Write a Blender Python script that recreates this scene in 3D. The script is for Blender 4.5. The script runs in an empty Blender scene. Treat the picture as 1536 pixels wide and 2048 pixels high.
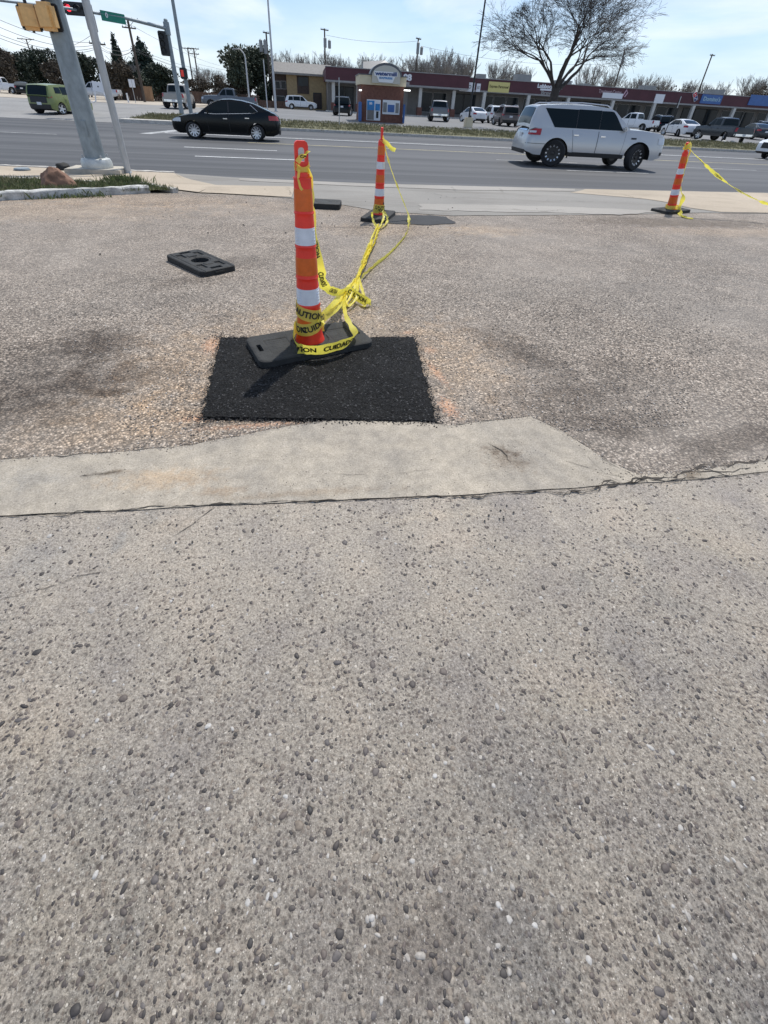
import bpy, bmesh, math, random
from math import sin, cos, tan, pi, radians as RAD, hypot, atan2, sqrt
from mathutils import Vector, Matrix, noise as mnoise
from mathutils.geometry import tessellate_polygon
random.seed(7)
sc = bpy.context.scene
col = sc.collection

# ------------------------------------------------------------------ camera, sky, sun, exposure
CF, CP, CR, CY, CH, CX0, CY0 = 877.0, .6038, .0565, .172, 1.264, 760.0, 819.0   # focal px, pitch, roll, yaw, height, principal point (1536x2048)
_F = Vector((sin(CY)*cos(CP), cos(CY)*cos(CP), -sin(CP)))
_R0 = Vector((cos(CY), -sin(CY), 0)); _U0 = _R0.cross(_F)
_R = _R0*cos(CR) + _U0*sin(CR); _U = -_R0*sin(CR) + _U0*cos(CR)
cd = bpy.data.cameras.new('camera'); cam = bpy.data.objects.new('camera', cd); col.objects.link(cam)
cam.matrix_world = Matrix(((_R.x, _U.x, -_F.x, 0), (_R.y, _U.y, -_F.y, 0), (_R.z, _U.z, -_F.z, CH), (0, 0, 0, 1)))
cd.sensor_fit = 'HORIZONTAL'; cd.sensor_width = 36; cd.lens = CF/1536*36
cd.shift_x = (768-CX0)/1536; cd.shift_y = (CY0-1024)/1536
cd.clip_start = .05; cd.clip_end = 5000
sc.camera = cam

SUN_EL, SUN_AZ = RAD(59), RAD(29)      # azimuth measured from +Y towards +X: the sun stands ahead, a little to the right
w = bpy.data.worlds.new("World"); sc.world = w; w.use_nodes = True
def build_world():
    nt = w.node_tree; N = nt.nodes; L = nt.links; N.clear()
    out = N.new('ShaderNodeOutputWorld'); bg = N.new('ShaderNodeBackground'); bg.inputs[1].default_value = .11
    sky = N.new('ShaderNodeTexSky'); sky.sky_type = 'NISHITA'; sky.sun_disc = False
    sky.sun_elevation = SUN_EL; sky.sun_rotation = SUN_AZ; sky.air_density = 1.2; sky.dust_density = .25; sky.ozone_density = 3.0
    tc = N.new('ShaderNodeTexCoord'); sep = N.new('ShaderNodeSeparateXYZ'); L.new(tc.outputs['Generated'], sep.inputs[0])
    mz = N.new('ShaderNodeMath'); mz.operation = 'MAXIMUM'; L.new(sep.outputs['Z'], mz.inputs[0]); mz.inputs[1].default_value = 0
    ad = N.new('ShaderNodeMath'); ad.operation = 'ADD'; L.new(mz.outputs[0], ad.inputs[0]); ad.inputs[1].default_value = .12
    dx = N.new('ShaderNodeMath'); dx.operation = 'DIVIDE'; L.new(sep.outputs['X'], dx.inputs[0]); L.new(ad.outputs[0], dx.inputs[1])
    dy = N.new('ShaderNodeMath'); dy.operation = 'DIVIDE'; L.new(sep.outputs['Y'], dy.inputs[0]); L.new(ad.outputs[0], dy.inputs[1])
    cb = N.new('ShaderNodeCombineXYZ'); L.new(dx.outputs[0], cb.inputs[0]); L.new(dy.outputs[0], cb.inputs[1])
    mp = N.new('ShaderNodeMapping'); mp.inputs['Scale'].default_value = (.62, .5, 1); mp.inputs['Location'].default_value = (3.1, 1.7, 0); L.new(cb.outputs[0], mp.inputs[0])
    n1 = N.new('ShaderNodeTexNoise'); n1.inputs['Scale'].default_value = .75; n1.inputs['Detail'].default_value = 9; n1.inputs['Roughness'].default_value = .52; n1.inputs['Distortion'].default_value = .35
    L.new(mp.outputs[0], n1.inputs['Vector'])
    r1 = N.new('ShaderNodeValToRGB'); r1.color_ramp.elements[0].position = .45; r1.color_ramp.elements[1].position = .60
    L.new(n1.outputs['Fac'], r1.inputs[0])
    n2 = N.new('ShaderNodeTexNoise'); n2.inputs['Scale'].default_value = 1.7; n2.inputs['Detail'].default_value = 6; L.new(mp.outputs[0], n2.inputs['Vector'])
    r2 = N.new('ShaderNodeValToRGB'); r2.color_ramp.elements[0].position = .34; r2.color_ramp.elements[1].position = .58
    r2.color_ramp.elements[0].color = (6.9, 8.1, 9.4, 1); r2.color_ramp.elements[1].color = (9.5, 10.1, 10.8, 1)
    L.new(n2.outputs['Fac'], r2.inputs[0])
    mx = N.new('ShaderNodeMix'); mx.data_type = 'RGBA'
    hz = N.new('ShaderNodeMapRange'); L.new(sep.outputs['Z'], hz.inputs[0]); hz.inputs[1].default_value = .0; hz.inputs[2].default_value = .22; hz.inputs[3].default_value = .88; hz.inputs[4].default_value = 0.0
    fm = N.new('ShaderNodeMath'); fx = N.new('ShaderNodeMath'); fx.operation = 'MAXIMUM'; fm.operation = 'MULTIPLY_ADD'; L.new(r1.outputs[0], fm.inputs[0]); fm.inputs[1].default_value = .80; fm.inputs[2].default_value = .04
    L.new(fm.outputs[0], fx.inputs[0]); L.new(hz.outputs[0], fx.inputs[1]); L.new(fx.outputs[0], mx.inputs[0]); tn = N.new('ShaderNodeMix'); tn.data_type = 'RGBA'; tn.blend_type = 'MULTIPLY'; tn.inputs[0].default_value = 1; L.new(sky.outputs[0], tn.inputs[6]); tn.inputs[7].default_value = (.80, .98, 1.22, 1); L.new(tn.outputs[2], mx.inputs[6]); L.new(r2.outputs[0], mx.inputs[7])
    L.new(mx.outputs[2], bg.inputs[0]); L.new(bg.outputs[0], out.inputs[0])
build_world()
sd = bpy.data.lights.new('sun', 'SUN'); sd.energy = 3.9; sd.angle = RAD(.9); sd.color = (1, .955, .89)
so = bpy.data.objects.new('sun', sd); col.objects.link(so)
_sv = Vector((sin(SUN_AZ)*cos(SUN_EL), cos(SUN_AZ)*cos(SUN_EL), sin(SUN_EL)))
so.rotation_euler = _sv.to_track_quat('Z', 'Y').to_euler(); so.location = _sv*60
sc.view_settings.view_transform = 'Standard'; sc.view_settings.look = 'None'; sc.view_settings.gamma = 1
sc.view_settings.use_curve_mapping = False; sc.view_settings.exposure = 0.0

# ------------------------------------------------------------------ terrain height and placement helpers
_GZ = [(-50, 0), (2.5, 0), (9.4, -.11), (11.2, -.25), (11.6, -.27), (33.4, -.27), (41, -.02), (45, .05), (52, .2), (78, .3), (120, .4), (3000, .4)]
def interp(tab, x):
    if x <= tab[0][0]: return tab[0][1]
    for (a, b), (c, d) in zip(tab, tab[1:]):
        if x <= c: return b+(d-b)*(x-a)/(c-a) if c > a else d
    return tab[-1][1]
def gz(y): return interp(_GZ, y)
def ray(u, v): return _R*((u-CX0)/CF) - _U*((v-CY0)/CF) + _F
def at(u, v, h=0.0):
    """point where the sight line of a photo position meets the terrain (plus h)"""
    d = ray(u, v); z = h; P = None
    for _ in range(40):
        t = (z-CH)/d.z; P = Vector((0, 0, CH))+d*t; z = gz(P.y)+h
    return P
def atz(u, v, z):
    d = ray(u, v); t = (z-CH)/d.z; return Vector((0, 0, CH))+d*t
def aty(u, v, y):
    d = ray(u, v); return Vector((0, 0, CH))+d*(y/d.y)
def proj(P):
    d = Vector(P)-Vector((0, 0, CH)); z = d.dot(_F); return CX0+CF*d.dot(_R)/z, CY0-CF*d.dot(_U)/z
def zat(x, y, v):
    lo, hi = -3, min(60, CH+1.3*(y+.1*x))
    for _ in range(50):
        m = (lo+hi)/2
        if proj((x, y, m))[1] > v: lo = m
        else: hi = m
    return lo
def ongy(u, y, h=0.0):
    """x on the terrain at depth y under photo column u"""
    z = gz(y)+h; lo, hi = -400, 400
    for _ in range(50):
        m = (lo+hi)/2
        if proj((m, y, z))[0] < u: lo = m
        else: hi = m
    return Vector((lo, y, gz(y)))

# ------------------------------------------------------------------ materials
def mat(name, c, rough=.7, metal=0, var=0, vscale=8, bump=0, bscale=60, spec=.5, c2=None, stretch=None, coat=0):
    m = bpy.data.materials.new(name); m.use_nodes = True; nt = m.node_tree; N = nt.nodes; L = nt.links
    b = N['Principled BSDF']; b.inputs['Base Color'].default_value = (*c, 1); b.inputs['Roughness'].default_value = rough
    b.inputs['Metallic'].default_value = metal; b.inputs['Specular IOR Level'].default_value = spec
    if coat: b.inputs['Coat Weight'].default_value = coat; b.inputs['Coat Roughness'].default_value = .05
    if var or bump:
        tc = N.new('ShaderNodeTexCoord'); vec = tc.outputs['Object']
        if stretch:
            mp = N.new('ShaderNodeMapping'); mp.inputs['Scale'].default_value = stretch; L.new(vec, mp.inputs[0]); vec = mp.outputs[0]
    if var:
        n = N.new('ShaderNodeTexNoise'); n.inputs['Scale'].default_value = vscale; n.inputs['Detail'].default_value = 7; n.inputs['Roughness'].default_value = .62
        L.new(vec, n.inputs['Vector'])
        r = N.new('ShaderNodeValToRGB'); r.color_ramp.elements[0].position = .3; r.color_ramp.elements[1].position = .7
        lo = c2 or tuple(max(0, x*(1-var)) for x in c); hi = c if c2 else tuple(min(1, x*(1+var*.6)) for x in c)
        r.color_ramp.elements[0].color = (*lo, 1); r.color_ramp.elements[1].color = (*hi, 1)
        L.new(n.outputs['Fac'], r.inputs[0]); L.new(r.outputs[0], b.inputs['Base Color'])
    if bump:
        n2 = N.new('ShaderNodeTexNoise'); n2.inputs['Scale'].default_value = bscale; n2.inputs['Detail'].default_value = 5; L.new(vec, n2.inputs['Vector'])
        bp = N.new('ShaderNodeBump'); bp.inputs['Strength'].default_value = bump; bp.inputs['Distance'].default_value = .02
        L.new(n2.outputs['Fac'], bp.inputs['Height']); L.new(bp.outputs[0], b.inputs['Normal'])
    return m

class NB:
    """small node-graph writer for the pavement materials"""
    def __init__(s, name, rough=.85, spec=.35):
        s.m = bpy.data.materials.new(name); s.m.use_nodes = True; s.nt = s.m.node_tree; s.N = s.nt.nodes; s.L = s.nt.links
        s.b = s.N['Principled BSDF']; s.b.inputs['Roughness'].default_value = rough; s.b.inputs['Specular IOR Level'].default_value = spec
        s.P = s.N.new('ShaderNodeTexCoord').outputs['Object']
    def link(s, a, b): s.L.new(a, b)
    def mapv(s, scale, loc=(0, 0, 0)):
        n = s.N.new('ShaderNodeMapping'); n.inputs['Scale'].default_value = scale; n.inputs['Location'].default_value = loc; s.link(s.P, n.inputs[0]); return n.outputs[0]
    def noise(s, scale, detail=6, rough=.55, vec=None, dist=0):
        n = s.N.new('ShaderNodeTexNoise'); n.inputs['Scale'].default_value = scale; n.inputs['Detail'].default_value = detail; n.inputs['Roughness'].default_value = rough
        n.inputs['Distortion'].default_value = dist; s.link(vec or s.P, n.inputs['Vector']); return n.outputs['Fac']
    def voro(s, scale, feature='F1', vec=None, rnd=1):
        n = s.N.new('ShaderNodeTexVoronoi'); n.feature = feature; n.inputs['Scale'].default_value = scale; n.inputs['Randomness'].default_value = rnd
        s.link(vec or s.P, n.inputs['Vector']); return n
    def ramp(s, fac, stops, interp='LINEAR'):
        n = s.N.new('ShaderNodeValToRGB'); cr = n.color_ramp; cr.interpolation = interp
        while len(cr.elements) < len(stops): cr.elements.new(.5)
        for e, (p, c) in zip(cr.elements, stops):
            e.position = p; e.color = (c, c, c, 1) if isinstance(c, (int, float)) else (*c, 1)
        s.link(fac, n.inputs[0]); return n.outputs[0]
    def mix(s, fac, a, b, mode='MIX'):
        n = s.N.new('ShaderNodeMix'); n.data_type = 'RGBA'; n.blend_type = mode
        for i, x in ((0, fac), (6, a), (7, b)):
            if isinstance(x, (int, float)): n.inputs[i].default_value = x if i == 0 else (x, x, x, 1)
            elif isinstance(x, tuple): n.inputs[i].default_value = (*x, 1)
            else: s.link(x, n.inputs[i])
        return n.outputs[2]
    def math(s, op, a, b=0.0, clamp=False):
        n = s.N.new('ShaderNodeMath'); n.operation = op; n.use_clamp = clamp
        for i, x in ((0, a), (1, b)):
            if isinstance(x, (int, float)): n.inputs[i].default_value = x
            else: s.link(x, n.inputs[i])
        return n.outputs[0]
    def spot(s, cx, cy, rx, ry, rot=0, soft=.75, nscale=9, namt=.8):
        """ragged elliptical stain mask, 0..1"""
        n = s.N.new('ShaderNodeMapping'); n.vector_type = 'TEXTURE'
        n.inputs['Location'].default_value = (cx, cy, 0); n.inputs['Rotation'].default_value = (0, 0, rot); n.inputs['Scale'].default_value = (rx, ry, 1e3)
        s.link(s.P, n.inputs[0]); ln = s.N.new('ShaderNodeVectorMath'); ln.operation = 'LENGTH'; s.link(n.outputs[0], ln.inputs[0])
        nz = s.noise(nscale, 5, .6); d = s.math('ADD', ln.outputs['Value'], s.math('MULTIPLY', s.math('SUBTRACT', nz, .5), namt*2))
        mr = s.N.new('ShaderNodeMapRange'); mr.interpolation_type = 'SMOOTHSTEP'; mr.inputs[1].default_value = 1; mr.inputs[2].default_value = 1-soft
        s.link(d, mr.inputs[0]); return s.math('MULTIPLY', mr.outputs[0], s.ramp(s.noise(85, 3, .8), [(.36, .5), (.6, 1.0)]))
    def bump(s, h, strength=.5, dist=.01):
        bp = s.N.new('ShaderNodeBump'); bp.inputs['Strength'].default_value = strength; bp.inputs['Distance'].default_value = dist
        s.link(h, bp.inputs['Height'])
        if s.b.inputs['Normal'].links: s.link(s.b.inputs['Normal'].links[0].from_socket, bp.inputs['Normal'])
        s.link(bp.outputs[0], s.b.inputs['Normal'])
    def done(s, c): s.link(c, s.b.inputs['Base Color']); return s.m

def xy(u, v): p = at(u, v); return p.x, p.y

def chip_seal():
    n = NB('chip_seal_asphalt', .8, .4)
    v = n.voro(92); rndc = n.N.new('ShaderNodeSeparateColor'); n.link(v.outputs['Color'], rndc.inputs[0])
    c = n.ramp(rndc.outputs[0], [(0, (.085, .072, .06)), (.22, (.20, .17, .143)), (.55, (.318, .278, .238)), (.88, (.42, .375, .325)), (1, (.62, .57, .51))])
    gap = n.ramp(v.outputs['Distance'], [(.36, 1.0), (.72, .2)])
    c = n.mix(.8, c, gap, 'MULTIPLY')
    v3 = n.voro(150); s3 = n.N.new('ShaderNodeSeparateColor'); n.link(v3.outputs['Color'], s3.inputs[0]); c = n.mix(1, c, n.ramp(s3.outputs[0], [(0, .5), (.5, 1.0), (1, 1.35)]), 'MULTIPLY')
    big = n.noise(.55, 6, .6); c = n.mix(n.ramp(big, [(.36, 0.0), (.66, .5)]), c, (.29, .272, .25))
    med = n.noise(2.4, 8, .7); c = n.mix(1, c, n.ramp(med, [(.28, .72), (.72, 1.2)]), 'MULTIPLY')
    dark = (.17, .13, .10); dust = (1.36, 1.21, 1.02); org = (.72, .36, .19); bluish = (.70, .75, .80)
    def st(u, v_, rx, ry, colr, a, rot=0, **k):
        nonlocal c
        x, y = xy(u, v_); c = n.mix(n.math('MULTIPLY', n.spot(x, y, rx, ry, rot, **k), a), c, colr, 'MIX' if colr is org else 'MULTIPLY')
    st(1300, 600, 2.6, 1.1, bluish, .34); st(300, 600, 1.0, .6, bluish, .2); st(1450, 520, 2.2, 1.6, bluish, .4)
    st(640, 690, 1.5, 1.0, dust, .75, soft=1); st(250, 850, .9, .4, dust, .7, soft=1); st(930, 730, .5, .9, dust, .6, soft=1); st(330, 750, .5, .8, dust, .6, soft=1); st(640, 630, .9, .3, dust, .4, soft=1)
    st(800, 460, 1.6, .55, dust, .5); st(980, 460, .8, .5, dust, .6); st(300, 400, 2.6, .9, dust, .7, soft=.9); st(100, 420, 2.4, 1.0, dust, .6); st(560, 420, 2, .8, dust, .3)
    st(1350, 445, 2.6, .6, (.33, .27, .2), .75); st(1500, 465, 2.4, .5, dust, .6)
    st(190, 690, .42, .34, dark, .95, -.6, soft=.95); st(130, 770, .75, .28, dark, .95, .3, soft=.95); st(60, 720, .5, .5, dark, .4, soft=1); st(230, 785, .14, .05, dark, .75); st(30, 830, .5, .2, dark, .45)
    st(1040, 700, .26, .7, dark, .7, .5, soft=1); st(1140, 790, .6, .26, dark, .72, soft=1); st(1230, 840, .5, .2, dark, .5, soft=1); st(1200, 850, .5, .12, dark, .42, -.5); st(1230, 730, .4, .3, dark, .3); st(1480, 880, .6, .12, dark, .6, .2)
    st(370, 560, .36, .16, dark, .5, .3); st(490, 525, .34, .3, dark, .4); st(700, 455, 1.0, .08, dark, .35); st(1245, 567, .12, .05, dark, .5); st(1010, 665, .05, .03, dark, .8)
    for (u, v_, rx, ry, rot, a) in ((425, 690, .07, .15, .1, .65), (415, 835, .13, .035, .1, .8), (520, 850, .3, .025, .05, .5), (873, 745, .03, .2, .18, .55), (897, 815, .05, .12, .1, .75), (650, 849, .26, .02, .05, .4), (815, 665, .05, .04, 0, .4), (860, 700, .05, .07, 0, .35)):
        st(u, v_, rx*1.25, ry*1.1, org, a*.62, rot, nscale=60, namt=1.25, soft=.95)
    c = n.mix(1, c, (1.10, 1.03, .955), 'MULTIPLY'); n.bump(v.outputs['Distance'], .85, -.006); n.bump(med, .3, .02)
    return n.done(c)

def aggregate_concrete():
    n = NB('exposed_aggregate_concrete', .82, .4)
    fine = n.noise(170, 6, .8); base = n.ramp(fine, [(.3, (.105, .096, .085)), (.5, (.275, .252, .222)), (.7, (.48, .445, .40))])
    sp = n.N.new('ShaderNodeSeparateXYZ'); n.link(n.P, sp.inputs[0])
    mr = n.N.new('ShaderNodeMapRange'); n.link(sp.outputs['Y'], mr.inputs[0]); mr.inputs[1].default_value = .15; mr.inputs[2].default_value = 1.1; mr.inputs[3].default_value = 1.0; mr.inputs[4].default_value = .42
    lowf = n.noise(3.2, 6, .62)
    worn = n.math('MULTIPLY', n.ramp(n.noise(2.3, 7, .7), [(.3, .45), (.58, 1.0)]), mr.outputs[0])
    wob = n.mix(.012, n.P, n.N.new('ShaderNodeTexNoise').outputs['Color'])
    def stones(scale, r0, r1, pk, cols):
        nonlocal base
        v = n.voro(scale, vec=wob); s = n.N.new('ShaderNodeSeparateColor'); n.link(v.outputs['Color'], s.inputs[0])
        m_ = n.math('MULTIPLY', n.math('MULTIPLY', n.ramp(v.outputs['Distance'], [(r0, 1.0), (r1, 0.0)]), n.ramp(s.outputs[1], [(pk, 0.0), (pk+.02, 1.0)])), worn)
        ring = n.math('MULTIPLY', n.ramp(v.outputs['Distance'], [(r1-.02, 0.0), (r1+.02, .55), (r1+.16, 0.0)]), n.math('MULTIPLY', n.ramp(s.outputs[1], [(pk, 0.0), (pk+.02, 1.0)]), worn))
        base = n.mix(ring, base, (.075, .066, .058)); base = n.mix(m_, base, n.ramp(s.outputs[0], cols)); return v
    dk = [(0, (.040, .036, .034)), (.4, (.095, .08, .072)), (.68, (.19, .16, .135)), (.9, (.34, .305, .265)), (1, (.60, .57, .52))]
    v = stones(74, .26, .36, .46, dk); v1 = stones(128, .24, .36, .38, dk); v2 = stones(250, .22, .4, .40, [(0, (.05, .045, .04)), (.5, (.13, .115, .10)), (.8, (.36, .33, .29)), (1, (.68, .65, .60))])
    c = n.mix(1, base, (1.19, 1.15, 1.095), 'MULTIPLY')
    pm = n.N.new('ShaderNodeMapRange'); n.link(sp.outputs['Y'], pm.inputs[0]); pm.inputs[1].default_value = .1; pm.inputs[2].default_value = 1.0; pm.inputs[3].default_value = 0; pm.inputs[4].default_value = .85  # brightness ramp along y put into the slab colour, paler towards the seam
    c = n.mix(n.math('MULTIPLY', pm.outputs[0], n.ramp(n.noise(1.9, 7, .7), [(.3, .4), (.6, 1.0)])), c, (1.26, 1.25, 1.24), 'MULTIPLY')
    c = n.mix(1, c, n.ramp(lowf, [(.28, (.76, .76, .80)), (.52, (1.0, .99, .97)), (.75, (1.16, 1.1, 1.04))]), 'MULTIPLY')
    c = n.mix(n.ramp(n.noise(2.1, 8, .7), [(.54, 0.0), (.7, .8)]), c, (.64, .68, .73), 'MULTIPLY')
    c = n.mix(n.ramp(n.noise(1.7, 6, .6, dist=.4), [(.56, 0.0), (.75, .4)]), c, (1.0, .97, .82), 'MULTIPLY')
    for (u, v_, rx, ry, col_, a) in ((70, 1130, .16, .16, (.84, .9, .98), .6), (1000, 1600, .2, .14, (.62, .66, .72), .6), (1050, 1900, .18, .12, (.6, .64, .70), .6), (850, 1880, .2, .1, (.62, .58, .55), .6),
                                 (320, 1050, .16, .05, (.92, .9, .86), .7), (900, 1030, .5, .05, (1.15, 1.12, 1.06), .6), (1450, 1010, .4, .06, (1.12, 1.1, 1.08), .6), (240, 1080, .03, .12, (.72, .78, .86), .7), (1300, 1300, .35, .2, (.9, .92, .96), .7)):
        x, y = xy(u, v_); c = n.mix(n.math('MULTIPLY', n.spot(x, y, rx, ry, soft=.95, nscale=14), a), c, col_, 'MULTIPLY')
    n.bump(fine, .9, .005); n.bump(v.outputs['Distance'], .4, -.004); n.bump(v1.outputs['Distance'], .4, -.003)
    return n.done(c)

def strip_concrete():
    n = NB('worn_gutter_concrete', .85, .3)
    f = n.noise(140, 6, .85); c = n.ramp(f, [(.3, (.17, .157, .136)), (.5, (.325, .30, .262)), (.7, (.475, .445, .395))])
    c = n.mix(1, c, n.ramp(n.noise(2.6, 9, .75), [(.28, (.66, .66, .68)), (.72, (1.2, 1.15, 1.08))]), 'MULTIPLY'); c = n.mix(1, c, n.ramp(n.noise(16, 8, .75), [(.3, .74), (.7, 1.16)]), 'MULTIPLY')
    v = n.voro(70); s = n.N.new('ShaderNodeSeparateColor'); n.link(v.outputs['Color'], s.inputs[0])
    c = n.mix(n.math('MULTIPLY', n.ramp(v.outputs['Distance'], [(.1, 1.0), (.2, 0.0)]), n.ramp(s.outputs[1], [(.88, 0.0), (.9, .8)])), c, n.ramp(s.outputs[0], [(0, .05), (1, .2)]))
    for (u, v_, rx, ry, col_, a, rot) in ((1000, 905, .13, .045, (.34, .27, .22), .85, -.4), (1020, 925, .16, .09, (.55, .47, .4), .7, -.3), (330, 960, .3, .09, (1.05, .82, .6), .6, 0), (440, 985, .14, .035, (.72, .56, .42), .6, 0), (60, 960, .2, .1, (.85, .89, .95), .7, 0),
                                   (210, 950, .1, .02, (.3, .26, .22), .85, .1), (600, 990, .5, .03, (.72, .62, .52), .6, 0), (1380, 950, .12, .05, (.4, .33, .26), .9, .2), (760, 900, .3, .05, (1.18, 1.16, 1.12), .6, 0), (1150, 870, .1, .06, (1.1, 1.03, .92), .6, -.6)):
        x, y = xy(u, v_); c = n.mix(n.math('MULTIPLY', n.spot(x, y, rx, ry, rot, nscale=28, soft=.95, namt=1.0), a), c, col_, 'MULTIPLY')
    c = n.mix(1, c, (1.22, 1.19, 1.13), 'MULTIPLY'); n.bump(f, .45, .003); n.bump(n.noise(5, 5), .3, .02)
    return n.done(c)

def fresh_asphalt():
    n = NB('fresh_black_asphalt', .7, .12)
    v = n.voro(150); s = n.N.new('ShaderNodeSeparateColor'); n.link(v.outputs['Color'], s.inputs[0])
    c = n.ramp(s.outputs[0], [(0, .005), (.7, .012), (.95, .024), (1, .10)])
    c = n.mix(n.ramp(n.noise(4, 7, .65), [(.45, 0.0), (.75, .45)]), c, (.03, .029, .028))
    n.link(n.ramp(s.outputs[1], [(0, .5), (1, .9)]), n.b.inputs['Roughness'])
    n.bump(v.outputs['Distance'], .8, -.006)
    return n.done(c)

def road_asphalt():
    n = NB('road_asphalt', .75, .4)
    c = n.ramp(n.noise(60, 4, .8), [(.25, (.036, .037, .040)), (.75, (.068, .069, .072))])
    st = n.noise(1.0, 5, .6, n.mapv((.02, .9, 1))); c = n.mix(n.ramp(st, [(.40, 0.0), (.66, .7)]), c, (.135, .135, .137))
    st3 = n.noise(1.0, 4, .7, n.mapv((.008, 2.6, 1), (7, 2, 0))); c = n.mix(n.ramp(st3, [(.5, 0.0), (.66, .45)]), c, (.035, .037, .04))
    c = n.mix(n.ramp(n.noise(.25, 7, .65), [(.45, 0.0), (.75, .4)]), c, (.06, .062, .068))
    st2 = n.noise(2.2, 6, .65, n.mapv((.25, 1.2, 1), (3, 1, 0))); c = n.mix(n.ramp(st2, [(.58, 0.0), (.74, .3)]), c, (.04, .042, .045))
    for (u, v_, rx, ry, col_, a) in ((290, 320, 2.2, .25, (.045, .047, .052), .6), (200, 300, 4, .3, (.05, .052, .057), .5), (330, 266, 1.6, .6, (.3, .3, .3), .5)):
        x, y = xy(u, v_); c = n.mix(n.math('MULTIPLY', n.spot(x, y, rx, ry, nscale=3), a), c, col_)
    n.bump(n.noise(80, 3), .4, .006)
    return n.done(c)

def pale_pave(name, a, b_, sc_=40, streak=None, dirt=.4, dirtc=(.13, .11, .09)):
    n = NB(name, .85, .3)
    c = n.ramp(n.noise(sc_, 6, .75), [(.25, a), (.75, b_)])
    c = n.mix(n.ramp(n.noise(.9, 8, .68, n.mapv(streak) if streak else None), [(.5, 0.0), (.72, dirt)]), c, dirtc)
    c = n.mix(1, c, n.ramp(n.noise(.3, 5), [(.3, .85), (.7, 1.1)]), 'MULTIPLY')
    n.bump(n.noise(50, 4), .35, .006)
    return n.done(c)

M = {}
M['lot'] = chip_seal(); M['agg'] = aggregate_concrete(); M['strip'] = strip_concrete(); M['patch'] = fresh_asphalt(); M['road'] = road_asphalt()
M['walk'] = pale_pave('tan_sidewalk_concrete', (.36, .295, .215), (.52, .44, .34), 30, None, .5, (.24, .195, .145))
M['apron'] = pale_pave('weathered_apron_concrete', (.20, .188, .168), (.32, .30, .268), 55, (.35, 1.3, 1), .75, (.16, .142, .118))
M['lip'] = pale_pave('worn_lip_concrete', (.26, .24, .21), (.40, .37, .33), 40, (.4, 1.5, 1), .6, (.2, .185, .16))
M['farlot'] = pale_pave('far_lot_asphalt', (.15, .15, .15), (.22, .22, .22), 6, (.3, 1, 1), .5, (.29, .28, .27))
M['street'] = pale_pave('side_street_concrete', (.22, .215, .205), (.31, .30, .285), 6, (1, .3, 1), .4, (.15, .15, .15))
M['soil'] = mat('dusty_soil', (.33, .28, .21), .95, var=.35, vscale=1.5, bump=.4, bscale=30)
M['kerb'] = mat('pale_kerb_concrete', (.52, .49, .44), .85, var=.3, vscale=5, bump=.3, bscale=40)
M['kerbw'] = mat('chipped_white_kerb', (.50, .49, .455), .8, var=.6, vscale=9, bump=.4, bscale=30)
M['darkcrack'] = mat('crack_dirt', (.06, .05, .04), .95, var=.4, vscale=60)
M['grassg'] = mat('verge_turf', (.15, .14, .07), .95, var=.45, vscale=3, bump=.6, bscale=20)
M['blade_dry'] = mat('dry_grass_blade', (.225, .205, .105), .8, var=.45, vscale=2)
M['blade_green'] = mat('green_grass_blade', (.14, .17, .055), .7, var=.5, vscale=5)
M['white_paint'] = mat('road_paint_white', (.78, .78, .76), .7, var=.25, vscale=6)
M['worn_paint'] = mat('worn_paint', (.42, .42, .41), .75, var=.4, vscale=5)
M['yellow_paint'] = mat('road_paint_yellow', (.55, .47, .26), .7, var=.3, vscale=5)
M['cone'] = mat('channelizer_orange', (.86, .038, .02), .42, var=.18, vscale=7, bump=.08, bscale=14)
M['band_o'] = mat('orange_reflective_sheeting', (.68, .12, .008), .33, var=.15, vscale=30)
M['band_w'] = mat('white_reflective_sheeting', (.68, .71, .76), .3, var=.12, vscale=16, bump=.12, bscale=18)
M['rubber'] = mat('black_rubber', (.019, .019, .018), .72, var=.5, vscale=12, bump=.4, bscale=90)
M['rubber_dusty'] = mat('dusty_rubber', (.030, .030, .028), .85, var=.5, vscale=14, bump=.3, bscale=80)
M['tape'] = mat('yellow_caution_tape', (.88, .78, .15), .38, var=.12, vscale=14, bump=.25, bscale=30)
def _translucent(m, c, k):
    nt = m.node_tree; b = nt.nodes['Principled BSDF']; tr = nt.nodes.new('ShaderNodeBsdfTranslucent'); tr.inputs[0].default_value = (*c, 1)
    mx = nt.nodes.new('ShaderNodeMixShader'); mx.inputs[0].default_value = k; out = next(n for n in nt.nodes if n.type == 'OUTPUT_MATERIAL')
    nt.links.new(b.outputs[0], mx.inputs[1]); nt.links.new(tr.outputs[0], mx.inputs[2]); nt.links.new(mx.outputs[0], out.inputs[0])
_translucent(M['tape'], (.95, .86, .12), .42)
M['ink'] = mat('black_print', (.012, .012, .012), .5)
M['galv'] = mat('galvanised_steel', (.25, .29, .31), .55, .25, var=.3, vscale=7, stretch=(1, 1, .5), bump=.08, bscale=25)
M['galvl'] = mat('pale_galvanised_steel', (.42, .43, .43), .5, .25, var=.25, vscale=10, stretch=(1, 1, .2))
M['collar'] = mat('cast_aluminium', (.52, .54, .52), .5, .3, var=.25, vscale=8)
M['pole_w'] = mat('pale_painted_pole', (.5, .51, .52), .55, var=.15, vscale=3)
M['ylw'] = mat('signal_housing_tan', (.72, .43, .165), .5, var=.15, vscale=12)
M['blk'] = mat('signal_black', (.018, .02, .022), .5, var=.2, vscale=6)
M['plinth'] = mat('plinth_concrete', (.46, .42, .35), .85, var=.25, vscale=6, bump=.3, bscale=40)
M['rock'] = mat('red_sandstone', (.23, .125, .08), .85, var=.45, vscale=4, bump=.8, bscale=9)
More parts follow.
